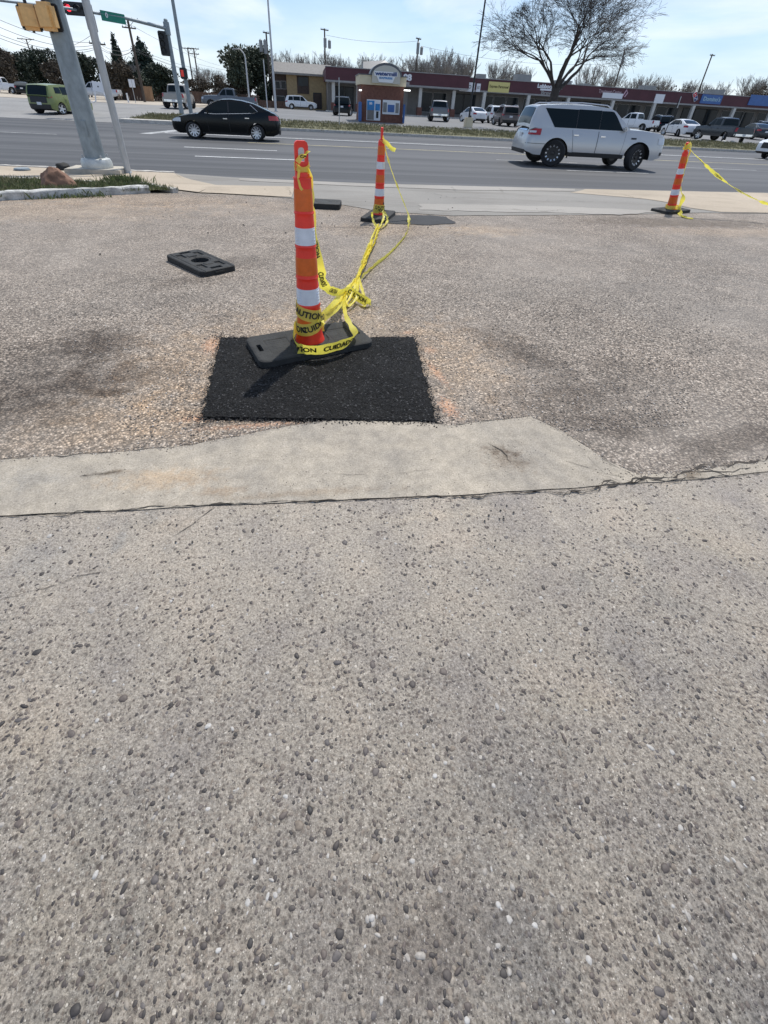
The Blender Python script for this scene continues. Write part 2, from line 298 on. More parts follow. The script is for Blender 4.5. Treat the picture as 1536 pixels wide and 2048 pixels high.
M['wood'] = mat('weathered_pole_wood', (.085, .068, .055), .9, var=.4, vscale=5, stretch=(1, 1, .15))
M['bark'] = mat('dark_bark', (.062, .052, .047), .92, var=.45, vscale=3, bump=.7, bscale=8)
M['twig'] = mat('grey_twigs', (.115, .10, .09), .9, var=.3, vscale=1)
M['twigf'] = mat('grey_brown_far_twigs', (.25, .235, .215), .95, var=.3, vscale=.6)  # lightened, so distance haze is put into the twig colour
M['ever'] = mat('evergreen_needles', (.026, .04, .022), .8, var=.5, vscale=.9)
M['ever2'] = mat('blue_green_needles', (.03, .052, .036), .8, var=.5, vscale=.9)
M['olive'] = mat('olive_brown_brush', (.085, .068, .048), .9, var=.4, vscale=.9)
M['oak'] = mat('grey_green_leaves', (.052, .066, .04), .75, var=.45, vscale=.8)
M['glass'] = mat('tinted_glass', (.012, .018, .02), .07, spec=.14)
M['glass2'] = mat('shop_glass', (.012, .018, .024), .15, var=.5, vscale=.6, spec=.25)
M['tyre'] = mat('tyre_rubber', (.018, .018, .019), .8, var=.3, vscale=9)
M['alloy'] = mat('alloy', (.62, .63, .65), .3, .7)
M['blackrim'] = mat('black_rim', (.02, .02, .022), .35)
M['trim'] = mat('black_trim', (.016, .016, .017), .55)
M['chrome'] = mat('chrome', (.75, .76, .78), .15, .9)
M['redl'] = mat('tail_lens', (.38, .02, .02), .2, spec=.7)
M['headl'] = mat('head_lens', (.6, .63, .66), .12, spec=.8)
M['plate'] = mat('plate_white', (.66, .68, .70), .5)
for k, c_, r_ in (('p_black', (.003, .005, .006), .2), ('p_white', (.74, .75, .76), .25), ('p_silver', (.50, .51, .52), .28), ('p_grey', (.16, .17, .18), .28), ('p_lime', (.19, .225, .085), .3), ('p_brown', (.16, .135, .125), .3), ('p_char', (.045, .05, .055), .25), ('p_pearl', (.54, .54, .535), .24), ('p_tan', (.33, .31, .28), .3)):
    M[k] = mat('car_paint_'+k[2:], c_, r_, .25 if k in ('p_silver', 'p_grey', 'p_brown', 'p_char', 'p_pearl') else 0, coat=.0 if k == 'p_black' else .25, spec=.28)
M['fascia'] = mat('maroon_fascia', (.088, .028, .036), .7, var=.2, vscale=.7)
M['trimgrey'] = mat('grey_trim', (.30, .29, .28), .7, var=.15, vscale=2)
M['colp'] = mat('pale_column_paint', (.56, .54, .50), .7, var=.12, vscale=2)
M['brickr'] = mat('red_brick', (.16, .07, .05), .85, var=.35, vscale=5, bump=.3, bscale=18)
M['brickt'] = mat('tan_brick', (.34, .25, .135), .85, var=.22, vscale=3, bump=.2, bscale=18)
M['stucco'] = mat('cream_stucco', (.62, .54, .38), .85, var=.1, vscale=2)
M['shadewall'] = mat('grey_beige_wall', (.2, .185, .17), .85, var=.15, vscale=2)
M['shingle'] = mat('grey_shingles', (.24, .225, .205), .9, var=.25, vscale=3, stretch=(1, 1, 4), bump=.3, bscale=10)
M['dkwood'] = mat('dark_brown_siding', (.06, .042, .035), .85, var=.3, vscale=2)
M['roofm'] = mat('dark_metal_roof', (.10, .105, .115), .45, .3, var=.2, vscale=3)
M['signw'] = mat('white_sign_face', (.72, .73, .75), .5)
M['signy'] = mat('yellow_sign_face', (.62, .54, .20), .5)
M['signb'] = mat('blue_sign_face', (.05, .13, .34), .5, var=.15, vscale=2)
M['blue'] = mat('bright_blue_panel', (.02, .20, .47), .45, var=.3, vscale=2)
M['navy'] = mat('navy_print', (.02, .05, .18), .5)
M['teal'] = mat('pale_teal_print', (.30, .45, .52), .5)
M['sgreen'] = mat('street_sign_green', (.0, .20, .135), .45, var=.15, vscale=4)
M['fence'] = mat('brown_fence_board', (.115, .07, .05), .9, var=.35, vscale=2, stretch=(1, 1, .3))
M['fencet'] = mat('tan_fence_board', (.34, .20, .11), .9, var=.3, vscale=2, stretch=(1, 1, .3))
M['wire'] = mat('wire_black', (.05, .052, .056), .6)
M['hvac'] = mat('rooftop_unit_grey', (.27, .28, .28), .6, .2, var=.15, vscale=1)
M['grnbox'] = mat('dark_green_paint', (.03, .09, .07), .6)
def emis(name, c, s_):
    m = mat(name, c, .4); b = m.node_tree.nodes['Principled BSDF']; b.inputs['Emission Color'].default_value = (*c, 1); b.inputs['Emission Strength'].default_value = s_; return m
M['redlamp'] = emis('lit_red_lamp', (1, .03, .06), 2.2); M['redhand'] = emis('lit_red_hand', (.55, .04, .03), .35); M['tube'] = emis('lit_canopy_lamp', (1, 1, .97), 1.6)
def pebble_mat():
    n = NB('pebbles', .6, .45)
    g = n.N.new('ShaderNodeNewGeometry').outputs['Random Per Island']
    c = n.ramp(g, [(0, (.038, .034, .032)), (.25, (.07, .058, .052)), (.45, (.12, .096, .082)), (.6, (.10, .09, .087)), (.74, (.18, .145, .112)), (.87, (.26, .22, .175)), (.94, (.33, .30, .265)), (1, (.46, .44, .41))])
    c = n.mix(1, c, n.ramp(n.noise(160, 4, .7), [(.3, .7), (.7, 1.2)]), 'MULTIPLY')
    return n.done(c)
M['pebble'] = pebble_mat()
def chip_mat():
    n = NB('loose_chips', .8, .35); g = n.N.new('ShaderNodeNewGeometry').outputs['Random Per Island']
    return n.done(n.ramp(g, [(0, (.08, .068, .058)), (.3, (.19, .16, .135)), (.65, (.32, .28, .24)), (.9, (.43, .385, .335)), (1, (.6, .55, .49))]))
M['chip'] = chip_mat()
M['crumb'] = mat('asphalt_crumb', (.028, .026, .024), .8, var=.4, vscale=40)

# ------------------------------------------------------------------ mesh helpers
class MB:
    def __init__(s): s.v = []; s.f = []; s.mi = []; s.cur = 0
    def add(s, vs, fs):
        o = len(s.v); s.v += [tuple(p) for p in vs]
        for f in fs: s.f.append(tuple(i+o for i in f)); s.mi.append(s.cur)
    def box(s, c, d, rz=0, tz=None):
        hx, hy, hz = d[0]/2, d[1]/2, d[2]/2
        vs = [Vector((x, y, z)) for x in (-hx, hx) for y in (-hy, hy) for z in (-hz, hz)]
        R = tz or Matrix.Rotation(rz, 3, 'Z'); vs = [R@p+Vector(c) for p in vs]
        s.add(vs, [(0, 1, 3, 2), (4, 6, 7, 5), (0, 4, 5, 1), (2, 3, 7, 6), (0, 2, 6, 4), (1, 5, 7, 3)])
    def bbox(s, c, d, b=.02, rz=0, R=None):
        """box with chamfered edges"""
        bm = bmesh.new(); bmesh.ops.create_cube(bm, size=1); bmesh.ops.scale(bm, vec=d, verts=bm.verts)
        bmesh.ops.bevel(bm, geom=list(bm.edges), offset=b, segments=2, affect='EDGES')
        R = R or Matrix.Rotation(rz, 3, 'Z'); bm.verts.index_update()
        s.add([R@p.co+Vector(c) for p in bm.verts], [[q.index for q in f.verts] for f in bm.faces]); bm.free()
    def tube(s, pts, rad, n=6, cap=True):
        pts = [Vector(p) for p in pts]; o = len(s.v); rad = rad if isinstance(rad, (list, tuple)) else [rad]*len(pts)
        up = Vector((0, 0, 1)); ref = None
        for i, p in enumerate(pts):
            t = (pts[min(i+1, len(pts)-1)]-pts[max(i-1, 0)])
            t = t.normalized() if t.length > 1e-9 else up
            a = (ref - t*ref.dot(t)) if ref else t.cross(up if abs(t.z) < .95 else Vector((1, 0, 0)))
            if a.length < 1e-6: a = t.cross(Vector((1, .3, 0)))
            a.normalize(); ref = a; b = t.cross(a)
            for k in range(n):
                an = 2*pi*k/n; s.v.append(tuple(p+(a*cos(an)+b*sin(an))*rad[i]))
        for i in range(len(pts)-1):
            for k in range(n):
                s.f.append((o+i*n+k, o+i*n+(k+1) % n, o+(i+1)*n+(k+1) % n, o+(i+1)*n+k)); s.mi.append(s.cur)
        if cap:
            s.f.append(tuple(o+k for k in range(n))[::-1]); s.mi.append(s.cur)
            e = o+(len(pts)-1)*n; s.f.append(tuple(e+k for k in range(n))); s.mi.append(s.cur)
    def lathe(s, prof, n=24, c=(0, 0, 0), R=None, cap=True):
        o = len(s.v); R = R or Matrix.Identity(3)
        for r, z in prof:
            for k in range(n): s.v.append(tuple(R@Vector((r*cos(2*pi*k/n), r*sin(2*pi*k/n), z))+Vector(c)))
        for i in range(len(prof)-1):
            for k in range(n): s.f.append((o+i*n+k, o+i*n+(k+1) % n, o+(i+1)*n+(k+1) % n, o+(i+1)*n+k)); s.mi.append(s.cur)
        if cap:
            s.f.append(tuple(o+k for k in range(n))[::-1]); s.mi.append(s.cur)
            e = o+(len(prof)-1)*n; s.f.append(tuple(e+k for k in range(n))); s.mi.append(s.cur)
    def prism(s, poly, h0, h1):
        n = len(poly); s.add([(x, y, h0) for x, y in poly]+[(x, y, h1) for x, y in poly],
            [tuple(range(n))[::-1], tuple(range(n, 2*n))]+[(i, (i+1) % n, n+(i+1) % n, n+i) for i in range(n)])
    def grid(s, fn, na, nb):
        s.add([fn(i/na, j/nb) for j in range(nb+1) for i in range(na+1)],
              [(j*(na+1)+i, j*(na+1)+i+1, (j+1)*(na+1)+i+1, (j+1)*(na+1)+i) for j in range(nb) for i in range(na)])
    def build(s, name, mats, parent=None, smooth=None, recalc=False):
        me = bpy.data.meshes.new(name); me.from_pydata(s.v, [], s.f)
        for m in (mats if isinstance(mats, (list, tuple)) else [mats]): me.materials.append(m)
        if any(s.mi): me.polygons.foreach_set('material_index', s.mi)
        if recalc:
            bm = bmesh.new(); bm.from_mesh(me); bmesh.ops.remove_doubles(bm, verts=bm.verts, dist=1e-5); bmesh.ops.recalc_face_normals(bm, faces=bm.faces); bm.to_mesh(me); bm.free()
        if smooth is not None:
            me.polygons.foreach_set('use_smooth', [True]*len(me.polygons)); me.set_sharp_from_angle(angle=RAD(smooth))
        me.update(); o = bpy.data.objects.new(name, me); col.objects.link(o)
        if parent: o.parent = parent
        return o
def tag(o, label, cat, group=None):
    o['label'] = label; o['category'] = cat
    if group: o['group'] = group
    return o
def struct(o): o['kind'] = 'structure'; return o
def stuff(o, label=None, cat=None):
    o['kind'] = 'stuff'
    if label: o['label'] = label
    if cat: o['category'] = cat
    return o
def thing(name, label, cat, loc=(0, 0, 0), rz=0, group=None):
    o = bpy.data.objects.new(name, None); col.objects.link(o); o.empty_display_size = .2; o.location = loc; o.rotation_euler = (0, 0, rz)
    return tag(o, label, cat, group)
def dup(root, loc, rz=None, label=None):
    r = root.copy(); col.objects.link(r); r.location = loc
    if rz is not None: r.rotation_euler = (0, 0, rz)
    if label: r['label'] = label
    for ch in list(root.children):
        c = ch.copy(); col.objects.link(c); c.parent = r
        for g in list(ch.children):
            d = g.copy(); col.objects.link(d); d.parent = c
    return r
_tc = {}
def text_geo(s_, size=1.0, bold=.02, align='CENTER'):
    k = (s_, size, bold, align)
    if k in _tc: return _tc[k]
    cu = bpy.data.curves.new('t', 'FONT'); cu.body = s_; cu.size = size; cu.offset = bold*size; cu.align_x = align; cu.align_y = 'CENTER'; cu.resolution_u = 3
    o = bpy.data.objects.new('t', cu); col.objects.link(o); dg = bpy.context.evaluated_depsgraph_get(); dg.update()
    me = bpy.data.meshes.new_from_object(o.evaluated_get(dg)); vs = [tuple(v.co) for v in me.vertices]; fs = [tuple(p.vertices) for p in me.polygons]
    bpy.data.objects.remove(o); bpy.data.curves.remove(cu); bpy.data.meshes.remove(me); _tc[k] = (vs, fs); return vs, fs
def text_on(mb, s_, c, size, xdir=(1, 0, 0), ydir=(0, 0, 1), wfit=None, bold=.02):
    vs, fs = text_geo(s_, 1.0, bold); w_ = max(v[0] for v in vs)-min(v[0] for v in vs); k = wfit/w_ if wfit else size
    mx = (max(v[0] for v in vs)+min(v[0] for v in vs))/2
    X = Vector(xdir); Y = Vector(ydir); C = Vector(c); mb.add([C+X*(v[0]-mx)*k+Y*v[1]*size for v in vs], fs)
def jag(poly, step, amp, seed=0):
    out = []; rnd = random.Random(seed)
    for (a, b) in zip(poly, poly[1:]+poly[:1]):
        L = hypot(b[0]-a[0], b[1]-a[1]); n = max(1, int(L/step))
        for i in range(n):
            t = i/n; x = a[0]+(b[0]-a[0])*t; y = a[1]+(b[1]-a[1])*t
            if i: x += rnd.uniform(-amp, amp); y += rnd.uniform(-amp, amp)
            out.append((x, y))
    return out
def sheet(name, poly, off, m, kind=True, breaks=(2.5, 9.4, 11.2, 11.6, 33.4, 41, 45, 52, 78, 120), hf=None):
    """flat sheet that follows the terrain"""
    bm = bmesh.new(); vs = [bm.verts.new((x, y, 0)) for x, y in poly]
    for tri in tessellate_polygon([[Vector((x, y, 0)) for x, y in poly]]):
        try: bm.faces.new([vs[i] for i in tri])
        except ValueError: pass
    for b in breaks:
        if min(p[1] for p in poly) < b < max(p[1] for p in poly):
            bmesh.ops.bisect_plane(bm, geom=list(bm.verts)+list(bm.edges)+list(bm.faces), plane_co=(0, b, 0), plane_no=(0, 1, 0))
    bmesh.ops.triangulate(bm, faces=bm.faces)
    for v in bm.verts: v.co.z = gz(v.co.y)+off
    for f in bm.faces:
        f.normal_update()
        if f.normal.z < 0: f.normal_flip()
    me = bpy.data.meshes.new(name); bm.to_mesh(me); bm.free(); me.materials.append(m)
    o = bpy.data.objects.new(name, me); col.objects.link(o)
    return struct(o) if kind else o
def X2(*uv): return [xy(u, v) for u, v in uv]
# ------------------------------------------------------------------ the setting
sheet('ground', [(-700, -6), (700, -6), (700, 2500), (-700, 2500)], -.03, M['soil'])
sheet('parking_lot', [(-16, .9), (24, .9), (24, 11.3), (-16, 11.3)], 0, M['lot'])
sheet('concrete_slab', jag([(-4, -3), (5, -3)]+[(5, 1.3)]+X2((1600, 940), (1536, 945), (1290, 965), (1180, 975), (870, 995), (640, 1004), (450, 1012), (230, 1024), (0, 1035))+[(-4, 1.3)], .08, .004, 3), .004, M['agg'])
sheet('gutter_strip', jag(X2((0, 1035), (230, 1024), (450, 1012), (640, 1004), (870, 995), (1180, 975), (1290, 967), (1400, 961), (1536, 945), (1700, 935), (1700, 905), (1536, 920), (1440, 936), (1350, 948), (1275, 952), (1215, 925), (1130, 868), (1060, 835), (985, 843), (905, 853), (800, 843), (690, 838), (560, 858), (480, 874), (380, 893), (250, 906), (0, 922))+[(-4, 1.62), (-4, 1.3)], .06, .0035, 5), .008, M['strip'])
sheet('road', [(-300, 11.2), (300, 11.2), (300, 33.5), (-300, 33.5)], -.004, M['road'])
sheet('driveway_apron', jag(X2((349, 347), (480, 356), (732, 367), (1160, 378), (1560, 386.5), (1900, 394), (1900, 432), (1560, 428), (1400, 426), (1200, 430), (905, 432), (760, 424), (640, 402), (440, 386), (405, 387)), .35, .02, 8), .006, M['apron'])
sheet('sidewalk', jag(X2((1140, 386), (1170, 379), (1560, 387.5), (1900, 395), (1900, 431), (1560, 427), (1440, 425), (1380, 417), (1330, 405), (1260, 396)), .3, .02, 2), .012, M['walk'])
sheet('gutter_band', jag(X2((840, 409), (1000, 411), (1100, 414), (1240, 419), (1330, 424), (1240, 431), (1100, 426), (1000, 425), (840, 421)), .12, .035, 6), .011, M['lip'])
sheet('gutter_lip', jag(X2((480, 357), (732, 368), (1150, 378.5), (1150, 383), (920, 381), (732, 374), (480, 362)), .15, .025, 6), .013, M['lip'])
sheet('driveway_flare', X2((351, 348), (432, 371.5), (592, 374.5), (583, 396), (440, 388), (400, 386.5), (413, 379.5)), .015, M['walk'])
sheet('corner_sidewalk', X2((-400, 317), (0, 333.5), (349, 347.5), (413, 379.5), (398, 386.5), (340, 379), (280, 370), (-60, 361), (-400, 352)), .018, M['walk'])
# fresh patch: a rough raised pad of loose-textured asphalt
def patch():
    c = [at(u, v) for u, v in ((405, 840), (873, 848), (828, 677), (441, 679))]; na, nb = 170, 130; mb = MB()
    def fn(a, b):
        e = .012
        p = (c[0]*(1-a)+c[1]*a)*(1-b)+(c[3]*(1-a)+c[2]*a)*b
        edge = min(a, 1-a, b, 1-b)
        if edge < .001:
            nz = mnoise.noise((p.x*55, p.y*55, 1))*.03 + mnoise.noise((p.x*14, p.y*14, 4))*.016 + mnoise.noise((p.x*140, p.y*140, 4))*.016
            d = Vector((.5-a, .5-b, 0)); p = p-d.normalized()*nz
        h = .016 + mnoise.noise((p.x*95, p.y*95, 2))*.0055 + mnoise.noise((p.x*30, p.y*30, 7))*.003 + mnoise.noise((p.x*5, p.y*5, 7))*.006
        return (p.x, p.y, gz(p.y)+(h if edge > .001 else -.001))
    mb.grid(fn, na, nb); return struct(mb.build('asphalt_patch', M['patch'], smooth=60))
patch()
sheet('old_patch', jag(X2((775, 431), (860, 431), (892, 434), (912, 447), (860, 451), (775, 447)), .1, .02, 4), .006, mat('older_black_patch', (.02, .021, .023), .8, var=.4, vscale=4, bump=.4, bscale=60))
# cracks: ragged dirt-filled lines
def cracks():
    mb = MB(); rnd = random.Random(5)
    def line(uvs, wd, off=.010, step=.018, amp=.006, fray=.6):
        pts = [at(*p) for p in uvs]; path = []
        for a, b in zip(pts, pts[1:]):
            n = max(1, int((b-a).length/step))
            for i in range(n): path.append(a+(b-a)*(i/n))
        path.append(pts[-1]); L = []
        for i, p in enumerate(path):
            t = (path[min(i+1, len(path)-1)]-path[max(0, i-1)]).normalized(); nrm = Vector((-t.y, t.x, 0))
            k = 1 if 0 < i < len(path)-1 else .1
            ww = wd*k*max(.12, .55+mnoise.noise((p.x*17, p.y*17, 3))*1.1+rnd.uniform(-fray, fray)*.5)
            c = p+nrm*(mnoise.noise((p.x*9, p.y*9, 9))*amp*2+rnd.uniform(-amp, amp)*.5)
            L.append((c-nrm*ww*rnd.uniform(.3, .7), c+nrm*ww*rnd.uniform(.3, .7)))
        o = len(mb.v)
        for a, b in L: mb.v += [(a.x, a.y, gz(a.y)+off), (b.x, b.y, gz(b.y)+off)]
        for i in range(len(L)-1): mb.f.append((o+2*i, o+2*i+2, o+2*i+3, o+2*i+1)); mb.mi.append(0)
    seam = [(-30, 1036), (120, 1031), (230, 1025), (300, 1017), (450, 1012), (560, 1007), (640, 1004), (760, 1000), (870, 995), (1000, 991), (1100, 984), (1180, 976), (1290, 966), (1400, 958), (1560, 944)]
    line(seam, .004, fray=1.3); line(seam[1:9], .0025, amp=.014, fray=1.3); line(seam[8:13], .0065, amp=.013, fray=1.2); line(seam[10:14], .006, amp=.022)
    line([(1215, 980), (1265, 962), (1350, 957), (1390, 938), (1450, 935), (1540, 914)], .016, amp=.014); line([(1380, 945), (1440, 948), (1500, 938)], .006, amp=.012); line([(1400, 940), (1450, 955), (1480, 962)], .005, amp=.01)
    cloud_ = 0; line([(0, 922), (250, 906), (380, 893), (480, 874), (560, 858), (690, 838)], .0045, fray=.9); line([(690, 838), (760, 843), (905, 853), (985, 843), (1060, 835)], .0028); line([(1060, 835), (1130, 868), (1215, 925), (1280, 962)], .0025, fray=1)
    line([(430, 1016), (390, 1050), (340, 1080)], .0028, .0065); line([(340, 1080), (310, 1098)], .0015, .0065); line([(0, 1202), (90, 1178), (160, 1155), (215, 1150)], .0022, .0065)
    line([(600, 962), (660, 950), (760, 955), (860, 942)], .0012, .0105); line([(160, 955), (210, 950), (240, 945)], .006, .0105, fray=1); line([(975, 890), (1000, 905), (1025, 932)], .007, .0105, amp=.01, fray=1)
    line([(1130, 925), (1190, 945), (1240, 966)], .002, .0105); line([(1170, 915), (1210, 950), (1250, 955)], .002, .0105, amp=.01); line([(870, 1190), (960, 1215)], .001, .0065); line([(1380, 1200), (1470, 1245), (1536, 1262)], .0014, .0065)
    for L in ([(850, 385), (900, 397), (960, 396)], [(760, 423), (840, 425), (905, 430)], [(1090, 402), (1160, 404), (1300, 408)], [(1020, 420), (1080, 424), (1130, 422)], [(575, 376), (583, 392)], [(905, 375), (910, 384)], [(1000, 378), (1004, 386)], [(1245, 390), (1270, 397), (1290, 397)], [(1300, 425), (1400, 440), (1440, 452)], [(1380, 470), (1536, 480)], [(570, 448), (640, 462), (760, 452)], [(900, 466), (960, 474)], [(430, 523), (520, 520)]):
        line(L, .012, .018, .05, .03)
    return stuff(mb.build('pavement_cracks', M['darkcrack']), 'dark dirt filled cracks along the concrete and asphalt joints', 'crack')
cracks()
# exposed pebbles set in the slab (real stones, only their tops show)
def pebbles():
    mb = MB(); rnd = random.Random(11)
    def stone(x, y, r, z0, h, ns=7):
        a0 = rnd.uniform(0, 6.3); el = rnd.uniform(.38, .95); rot = rnd.uniform(0, 3.14); vs = []; ct, st = cos(rot), sin(rot)
        rad = [r*rnd.uniform(.78, 1.15) for _ in range(ns)]
        for k_, (q, hh) in enumerate(((1.0, -.2), (.86, .55), (.5, .92))):
            for i in range(ns):
                an = a0+2*pi*i/ns; px, py = rad[i]*q*cos(an), rad[i]*q*el*sin(an); vs.append((x+px*ct-py*st, y+px*st+py*ct, z0+hh*h))
        vs.append((x, y, z0+h)); fs = []
        for q in range(2):
            for i in range(ns): fs.append((q*ns+i, q*ns+(i+1) % ns, (q+1)*ns+(i+1) % ns, (q+1)*ns+i))
        for i in range(ns): fs.append((2*ns+i, 2*ns+(i+1) % ns, 3*ns))
        mb.add(vs, fs)
    n = 0
    while n < 30000:
        y = rnd.uniform(-.35, 1.22); x = rnd.uniform(-1.5, 2.1)
        if rnd.random() > .22+.9*(mnoise.noise((x*2.3, y*2.3, 5))*.5+.5): continue
        if rnd.random() > min(1, 1.25-.75*max(0, y)): continue
        t = rnd.random(); r = .0019+.0050*t**2.0+(.006*rnd.random() if rnd.random() < .06 else 0)
        stone(x, y, r, .0036, r*rnd.uniform(.18, .4), 6 if r < .004 else 8); n += 1
    return stuff(mb.build('pebbles', M['pebble'], smooth=50), 'small rounded brown and pale pebbles set in the foreground concrete', 'pebbles')
pebbles()
def crumbs():
    mb = MB(); rnd = random.Random(3)
    def lump(x, y, r, off):
        vs = []; n = 6
        for k, (q, h) in enumerate(((1, 0), (.85, .7))):
            for i in range(n): a = 2*pi*i/n; rr = r*q*rnd.uniform(.6, 1.2); vs.append((x+rr*cos(a), y+rr*sin(a), gz(y)+off+h*r*rnd.uniform(.8, 1.2)))
        vs.append((x, y, gz(y)+off+r)); mb.add(vs, [(i, (i+1) % n, n+(i+1) % n, n+i) for i in range(n)]+[(n+i, n+(i+1) % n, 2*n) for i in range(n)])
    def cloud(u, v, du, dv, n, r0, r1):
        for _ in range(n):
            p = at(rnd.gauss(u, du), max(300, rnd.gauss(v, dv))); lump(p.x, p.y, rnd.uniform(r0, r1), .008)
    cloud(1005, 1030, 18, 12, 14, .002, .0045); cloud(1010, 910, 45, 18, 120, .0008, .002); cloud(700, 980, 220, 20, 130, .0008, .0022); cloud(300, 1080, 120, 40, 16, .0015, .004); cloud(880, 1120, 60, 60, 40, .0012, .003)
    cloud(230, 950, 70, 14, 50, .0008, .002); cloud(1290, 960, 60, 12, 120, .0008, .003); cloud(1420, 940, 60, 14, 120, .001, .003); cloud(600, 920, 300, 30, 60, .0008, .002); cloud(1250, 700, 200, 120, 40, .002, .005); cloud(300, 620, 200, 120, 40, .002, .005)
    [cloud(u, 843+(u-640)*.02, 16, 4, 45, .001, .0045) for u in range(400, 890, 35)]; [cloud(441-(v-680)*.22, v, 5, 8, 60, .001, .005) for v in range(680, 845, 20)]; [cloud(828+(v-680)*.27, v, 6, 8, 60, .001, .005) for v in range(680, 850, 20)]; [cloud(u, 677, 18, 3, 30, .0015, .005) for u in range(440, 840, 40)]; cloud(1400, 1250, 200, 200, 60, .0012, .003); cloud(600, 430, 250, 40, 30, .006, .014)
    stuff(mb.build('asphalt_crumbs', M['crumb'], smooth=40), 'loose black asphalt crumbs scattered round the patch and joints', 'asphalt crumbs')
crumbs()
def chips():
    mb = MB(); rnd = random.Random(17)
    def chip(x, y, r, off):
        n = 5; a0 = rnd.uniform(0, 6); el = rnd.uniform(.5, 1); ro = rnd.uniform(0, 3.14); tl = rnd.uniform(-.4, .4); vs = []
        for q, h in ((1, -.1), (.72, .75)):
            for i in range(n):
                a = a0+2*pi*i/n; px, py = r*q*cos(a)*rnd.uniform(.75, 1.2), r*q*el*sin(a); vs.append((x+px*cos(ro)-py*sin(ro), y+px*sin(ro)+py*cos(ro), gz(y)+off+(h+tl*px/r)*r*.6))
        mb.add(vs, [(i, (i+1) % n, n+(i+1) % n, n+i) for i in range(n)]+[tuple(range(n, 2*n))])
    for _ in range(9000):
        y = 1.55+2.6*rnd.random()**1.5; x = rnd.uniform(-2.4, 3.6)*(y/2.2)*.62+.3
        chip(x, y, rnd.uniform(.0022, .0062), .0015)
    edge = [at(*q) for q in ((0, 922), (250, 906), (380, 893), (480, 874), (560, 858), (690, 838), (800, 843), (905, 853), (985, 843), (1060, 835), (1130, 868), (1215, 925), (1275, 952), (1350, 948), (1440, 936), (1536, 920))]
    for a, b in zip(edge, edge[1:]):
        for _ in range(int((b-a).length*420)):
            p = a.lerp(b, rnd.random()); chip(p.x+rnd.gauss(0, .016), p.y+rnd.gauss(.004, .013), rnd.uniform(.0012, .0045), .008)
    stuff(mb.build('loose_chips', M['chip']), 'loose stone chips scattered over the lot and along the concrete edges', 'stone chips')
chips()
# bed with weeds at the left, its kerbs
bed = X2((-60, 362), (90, 367), (180, 372), (280, 374), (350, 386), (300, 386), (150, 392), (0, 400), (-60, 404))
sheet('planting_bed', bed, .05, mat('bed_turf', (.10, .105, .05), .95, var=.5, vscale=5, bump=.6, bscale=15))
def kerb_run(name, uvs, wd, h, m, caplabel=None, seed=1, wob=.006):
    pts = [at(*p) for p in uvs]; path = []; rnd = random.Random(seed); mb = MB()
    for a, b in zip(pts, pts[1:]):
        n = max(1, int((b-a).length/.12))
        for i in range(n): path.append(a+(b-a)*(i/n))
    path.append(pts[-1]); prof = [(-.5, 0), (-.5, .82), (-.38, 1), (.38, 1), (.5, .82), (.5, 0)]; o = 0
    for i, p in enumerate(path):
        t = (path[min(i+1, len(path)-1)]-path[max(0, i-1)]).normalized(); nr = Vector((-t.y, t.x, 0)); z = gz(p.y)
        for a, b in prof: q = p+nr*(a*wd+rnd.uniform(-wob, wob)); mb.v.append((q.x, q.y, z+b*h+rnd.uniform(-wob, wob)*(b > 0)))
    n = len(prof)
    for i in range(len(path)-1):
        for k in range(n-1): mb.f.append((i*n+k, i*n+k+1, (i+1)*n+k+1, (i+1)*n+k)); mb.mi.append(0)
    e = (len(path)-1)*n; mb.f += [tuple(range(n))[::-1], tuple(e+k for k in range(n))]; mb.mi += [0, 0]
    return struct(mb.build(name, m, smooth=35))
kerb_run('bed_kerb', [(-60, 404), (0, 400), (150, 393), (298, 385)], .13, .11, M['kerbw'], seed=2, wob=.009)
kerb_run('bed_kerb', [(-60, 361), (90, 366), (180, 371.5), (280, 373), (352, 386)], .10, .075, M['kerb'], seed=3)
kerb_run('corner_kerb', [(-400, 316), (0, 332.5), (180, 340), (349, 346.5)], .12, .035, M['kerb'], seed=4)
def blades(name, pts, m, h0, h1, wd, seed, label, cat, tuft=5, spread=.05, off=0):
    mb = MB(); rnd = random.Random(seed)
    for (x, y, sc_) in pts:
        for _ in range(tuft):
            a = rnd.uniform(0, 6.28); px, py = x+rnd.gauss(0, spread), y+rnd.gauss(0, spread); h = rnd.uniform(h0, h1)*sc_; l = h*rnd.uniform(.1, .75); z = gz(py)+off
            dx, dy = cos(a), sin(a); w_ = wd*rnd.uniform(.6, 1.3); b = rnd.uniform(0, 6.28); ex, ey = cos(b)*w_, sin(b)*w_
            mb.add([(px-ex, py-ey, z), (px+ex, py+ey, z), (px+dx*l*.4+ex*.7, py+dy*l*.4+ey*.7, z+h*.6), (px+dx*l, py+dy*l, z+h)], [(0, 1, 2), (0, 2, 3)])
    return stuff(mb.build(name, m), label, cat)
def inside(p, poly):
    x, y = p; c = False
    for (a, b), (d, e) in zip(poly, poly[1:]+poly[:1]):
        if (b > y) != (e > y) and x < (d-a)*(y-b)/(e-b)+a: c = not c
    return c
def fill(poly, n, seed, dens=None):
    rnd = random.Random(seed); xs = [p[0] for p in poly]; ys = [p[1] for p in poly]; out = []; tries = 0
    while len(out) < n and tries < n*60:
        tries += 1; x, y = rnd.uniform(min(xs), max(xs)), rnd.uniform(min(ys), max(ys))
        if inside((x, y), poly) and rnd.random() < .25+.75*max(0, .5+mnoise.noise((x*1.3, y*1.3, seed))): out.append((x, y, rnd.uniform(.6, 1.2)))
    return out
rg = random.Random(9)
